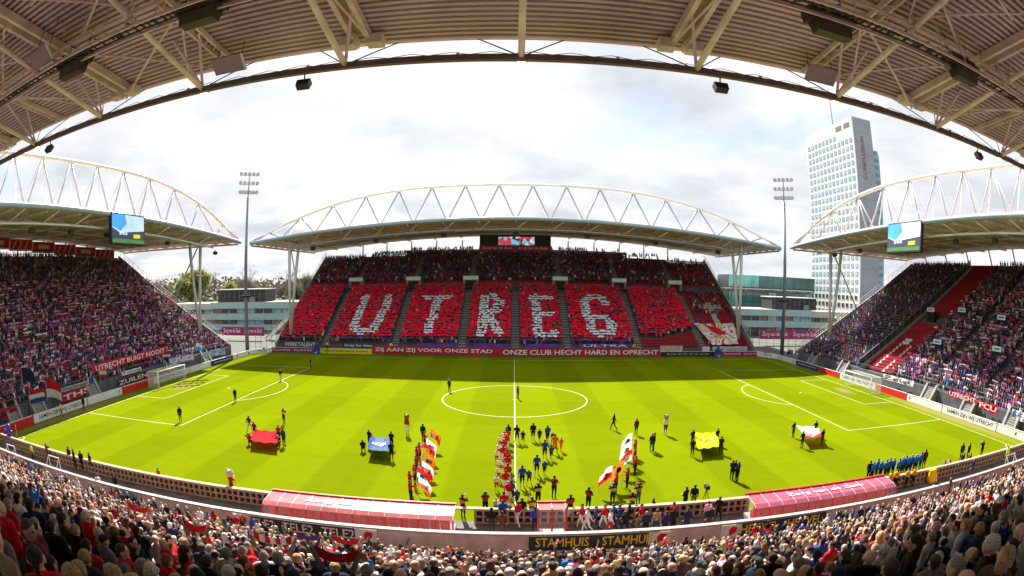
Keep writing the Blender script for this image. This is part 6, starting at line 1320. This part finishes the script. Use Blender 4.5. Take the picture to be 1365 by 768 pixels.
for i in np.where(chosen)[0]:
    k = NPR.choice(len(STY), p=STYW); hs, ar, ex = STY[k]; hc = pick(HAIRN, 1)[0]; tp = pick(TOPS_NEAR, 1)[0]; sk_ = pick({'fair': 8, 'tanned': 4, 'dark': .5}, 1)[0]; xc = pick({'red': 4, 'white': 1, 'navy': 1.5, 'black': 1} if hs == 'cap' else {'red': 1}, 1)[0]
    say = SAY[hs] % (xc if hs == 'cap' else hc) if '%s' in SAY[hs] else SAY[hs]
    if hs in ('long', 'ponytail') and hc == 'white': hc = 'blond'; say = SAY[hs] % hc
    lab = 'spectator with %s in %s%s, %s, near stand' % (say, GARM[tp], ' and scarf' if ex == 'scarf' else '', DO[ar])
    p_ = seats_n[i]; rot = math.atan2(p_[0]*.35, 40)+NPR.normal(0, .6); s = NPR.uniform(.9, 1.06)
    person(MESHES[k], (p_[0], p_[1], p_[2]+(1-s)*0), rot, s, [skin(sk_), hair(hc), cloth(tp), cloth(pick({'jeans': 3, 'black': 2, 'charcoal': 1}, 1)[0]), cloth('charcoal'), striped_scarf() if ex == 'scarf' and i % 2 else cloth(xc)], lab, 'spectators in the near stand')
mid, midfar = [], []
for a, b, c in (('short', 'front', None), ('bald', 'down', None), ('long', 'front', None), ('receding', 'clap', None), ('short', 'up', None), ('curly', 'front', None)):
    pr = [p_ for p_ in figure_prims(hairstyle=a, arms=b, extra=c, build=1.12) if not (p_[0] == 'c' and max(p_[3:5]) < .02)]; V, F, lab = figure_mesh('m', pr, .062, zmin=.85)
    lv = np.array([p_[-1] for p_ in pr])[np.argmin(sdf(V, pr), 0)]; mid.append((V, F, lv))
    V, F, lab = figure_mesh('m', pr, .088, zmin=.95); lv = np.array([p_[-1] for p_ in pr])[np.argmin(sdf(V, pr), 0)]; midfar.append((V, F, lv))
rest = ~chosen; p_ = seats_n[rest]; n = len(p_); w = NPR.choice(6, n, p=[.45, .1, .13, .17, .06, .09])+6*(dist[rest] > 21)
crowd_mesh('crowd', mid+midfar, p_, NPR.normal(0, .65, n)+p_[:, 0]*.006, w, jitter(cols(PAL, pick(TOPS_NEAR, n)), .25), jitter(cols(HAIR, pick(HAIRN, n)), .3), jitter(cols(SKIN, pick({'fair': 8, 'tanned': 4, 'dark': .5}, n)), .12), NPR.uniform(.86, 1.06, n), 'crowd filling the lower rows of the near stand, seen from behind', 'crowd')
# scarves stretched overhead in the near crowd
def near_scarf(u0, v0, u1, v1, colour, lab, h=.2, stripes=None):
    def hit(u, v): d = ray(u, v); z0_, s = NZ0-.25+2.0, -.52; return CAM+d*((z0_+s*(CAM[1]-NY0)-CAM[2])/(d[2]-s*d[1]))
    a, b = hit(u0, v0), hit(u1, v1); e = empty('scarf', (a+b)/2, lab, 'scarf', 'scarves held up in the near crowd'); n = 12
    def strip(t0, t1, m_):
        V, F = [], []
        for i in range(n+1):
            t = t0+(t1-t0)*i/n; q = a*(1-t)+b*t-np.array((0, 0, .16*4*t*(1-t)))
            for z in (0, -h*.5, -h): V.append(q+np.array((0, .02*math.sin(9*t+z*20), z)))
        for i in range(n):
            for j in range(2): F.append((3*i+j, 3*i+j+1, 3*i+j+4, 3*i+j+3))
        MB().add(V, F).build('scarf_cloth', m_, e, True)
    if stripes:
        for i in range(stripes): strip(i/stripes, (i+1)/stripes, cloth('red' if i % 2 else 'white'))
    else:
        strip(0, 1, cloth(colour))
    sl_c = random.choice(('navy', 'grey', 'tan', 'brown', 'light_grey'))
    for s_, q in ((1, a), (-1, b)):
        MB().loft([[q+np.array((s_*.02+.04*math.cos(t), -.03+.035*math.sin(t), z)) for t in np.linspace(0, 6.283, 9)[:-1]] for z in (.05, 0, -.07)]).build('hand', skin('fair'), e, True); MB().tube(q+np.array((s_*.02, -.03, -.07)), q+np.array((s_*.2, -.1, -.46)), .04, .065, n=8).build('sleeve', cloth(sl_c), e, True)
for a in ((414, 724, 482, 731, 'red', 'long bright red scarf stretched high in front of the black board'), (330, 704, 395, 714, 'red', 'red and white striped scarf stretched below the black board'), (385, 706, 428, 712, 'purple', 'thin violet scarf held under the black board'), (440, 712, 482, 717, 'red', 'short red scarf held beside the thin violet one'), (503, 712, 546, 716, 'maroon', 'dark red scarf stretched behind the white canopied dugout'),
          (549, 714, 583, 714, 'red', 'wide red scarf held by raised arms behind the white canopied dugout'), (590, 716, 620, 715, 'purple', 'violet and red scarf below the end of the white canopied dugout'), (624, 713, 652, 715, 'red', 'red scarf stretched under the tunnel mouth'), (658, 716, 700, 720, 'red', 'slanting red scarf held near the halfway line'), (702, 719, 744, 721, 'pink', 'pink red scarf held below the yellow lettered board'), (241, 689, 279, 697, 'red', 'red scarf raised in the rows before the pale wall'),
          (168, 667, 200, 675, 'red', 'red scarf stretched among the sunlit rows before the teal panel'), (136, 650, 156, 658, 'red', 'short red scarf high among the rows at the home end side'), (866, 713, 890, 712, 'maroon', 'maroon scarf stretched by the crest board'), (1012, 703, 1030, 700, 'red', 'small red scarf held under the pink canopied dugout')):
    near_scarf(*a[:6], stripes=9 if 'striped' in a[5] else None)
for u0, v0, u1, v1 in ((36, 620, 56, 626), (148, 648, 178, 658)):
    a, b = at('y', -40.5, u0, v0), at('y', -40.5, u1, v1); e = empty('advertising_board', ((a[0]+b[0])/2, -40.52, .3), 'teal strip on the crowd side of the pink wall', 'board', 'teal strips on the pink wall'); MB().box(((a[0]+b[0])/2, -40.53, .75), (b[0]-a[0], .06, .8)).build('panel', M('board_teal', (.06, .25, .32), var=.1), e)
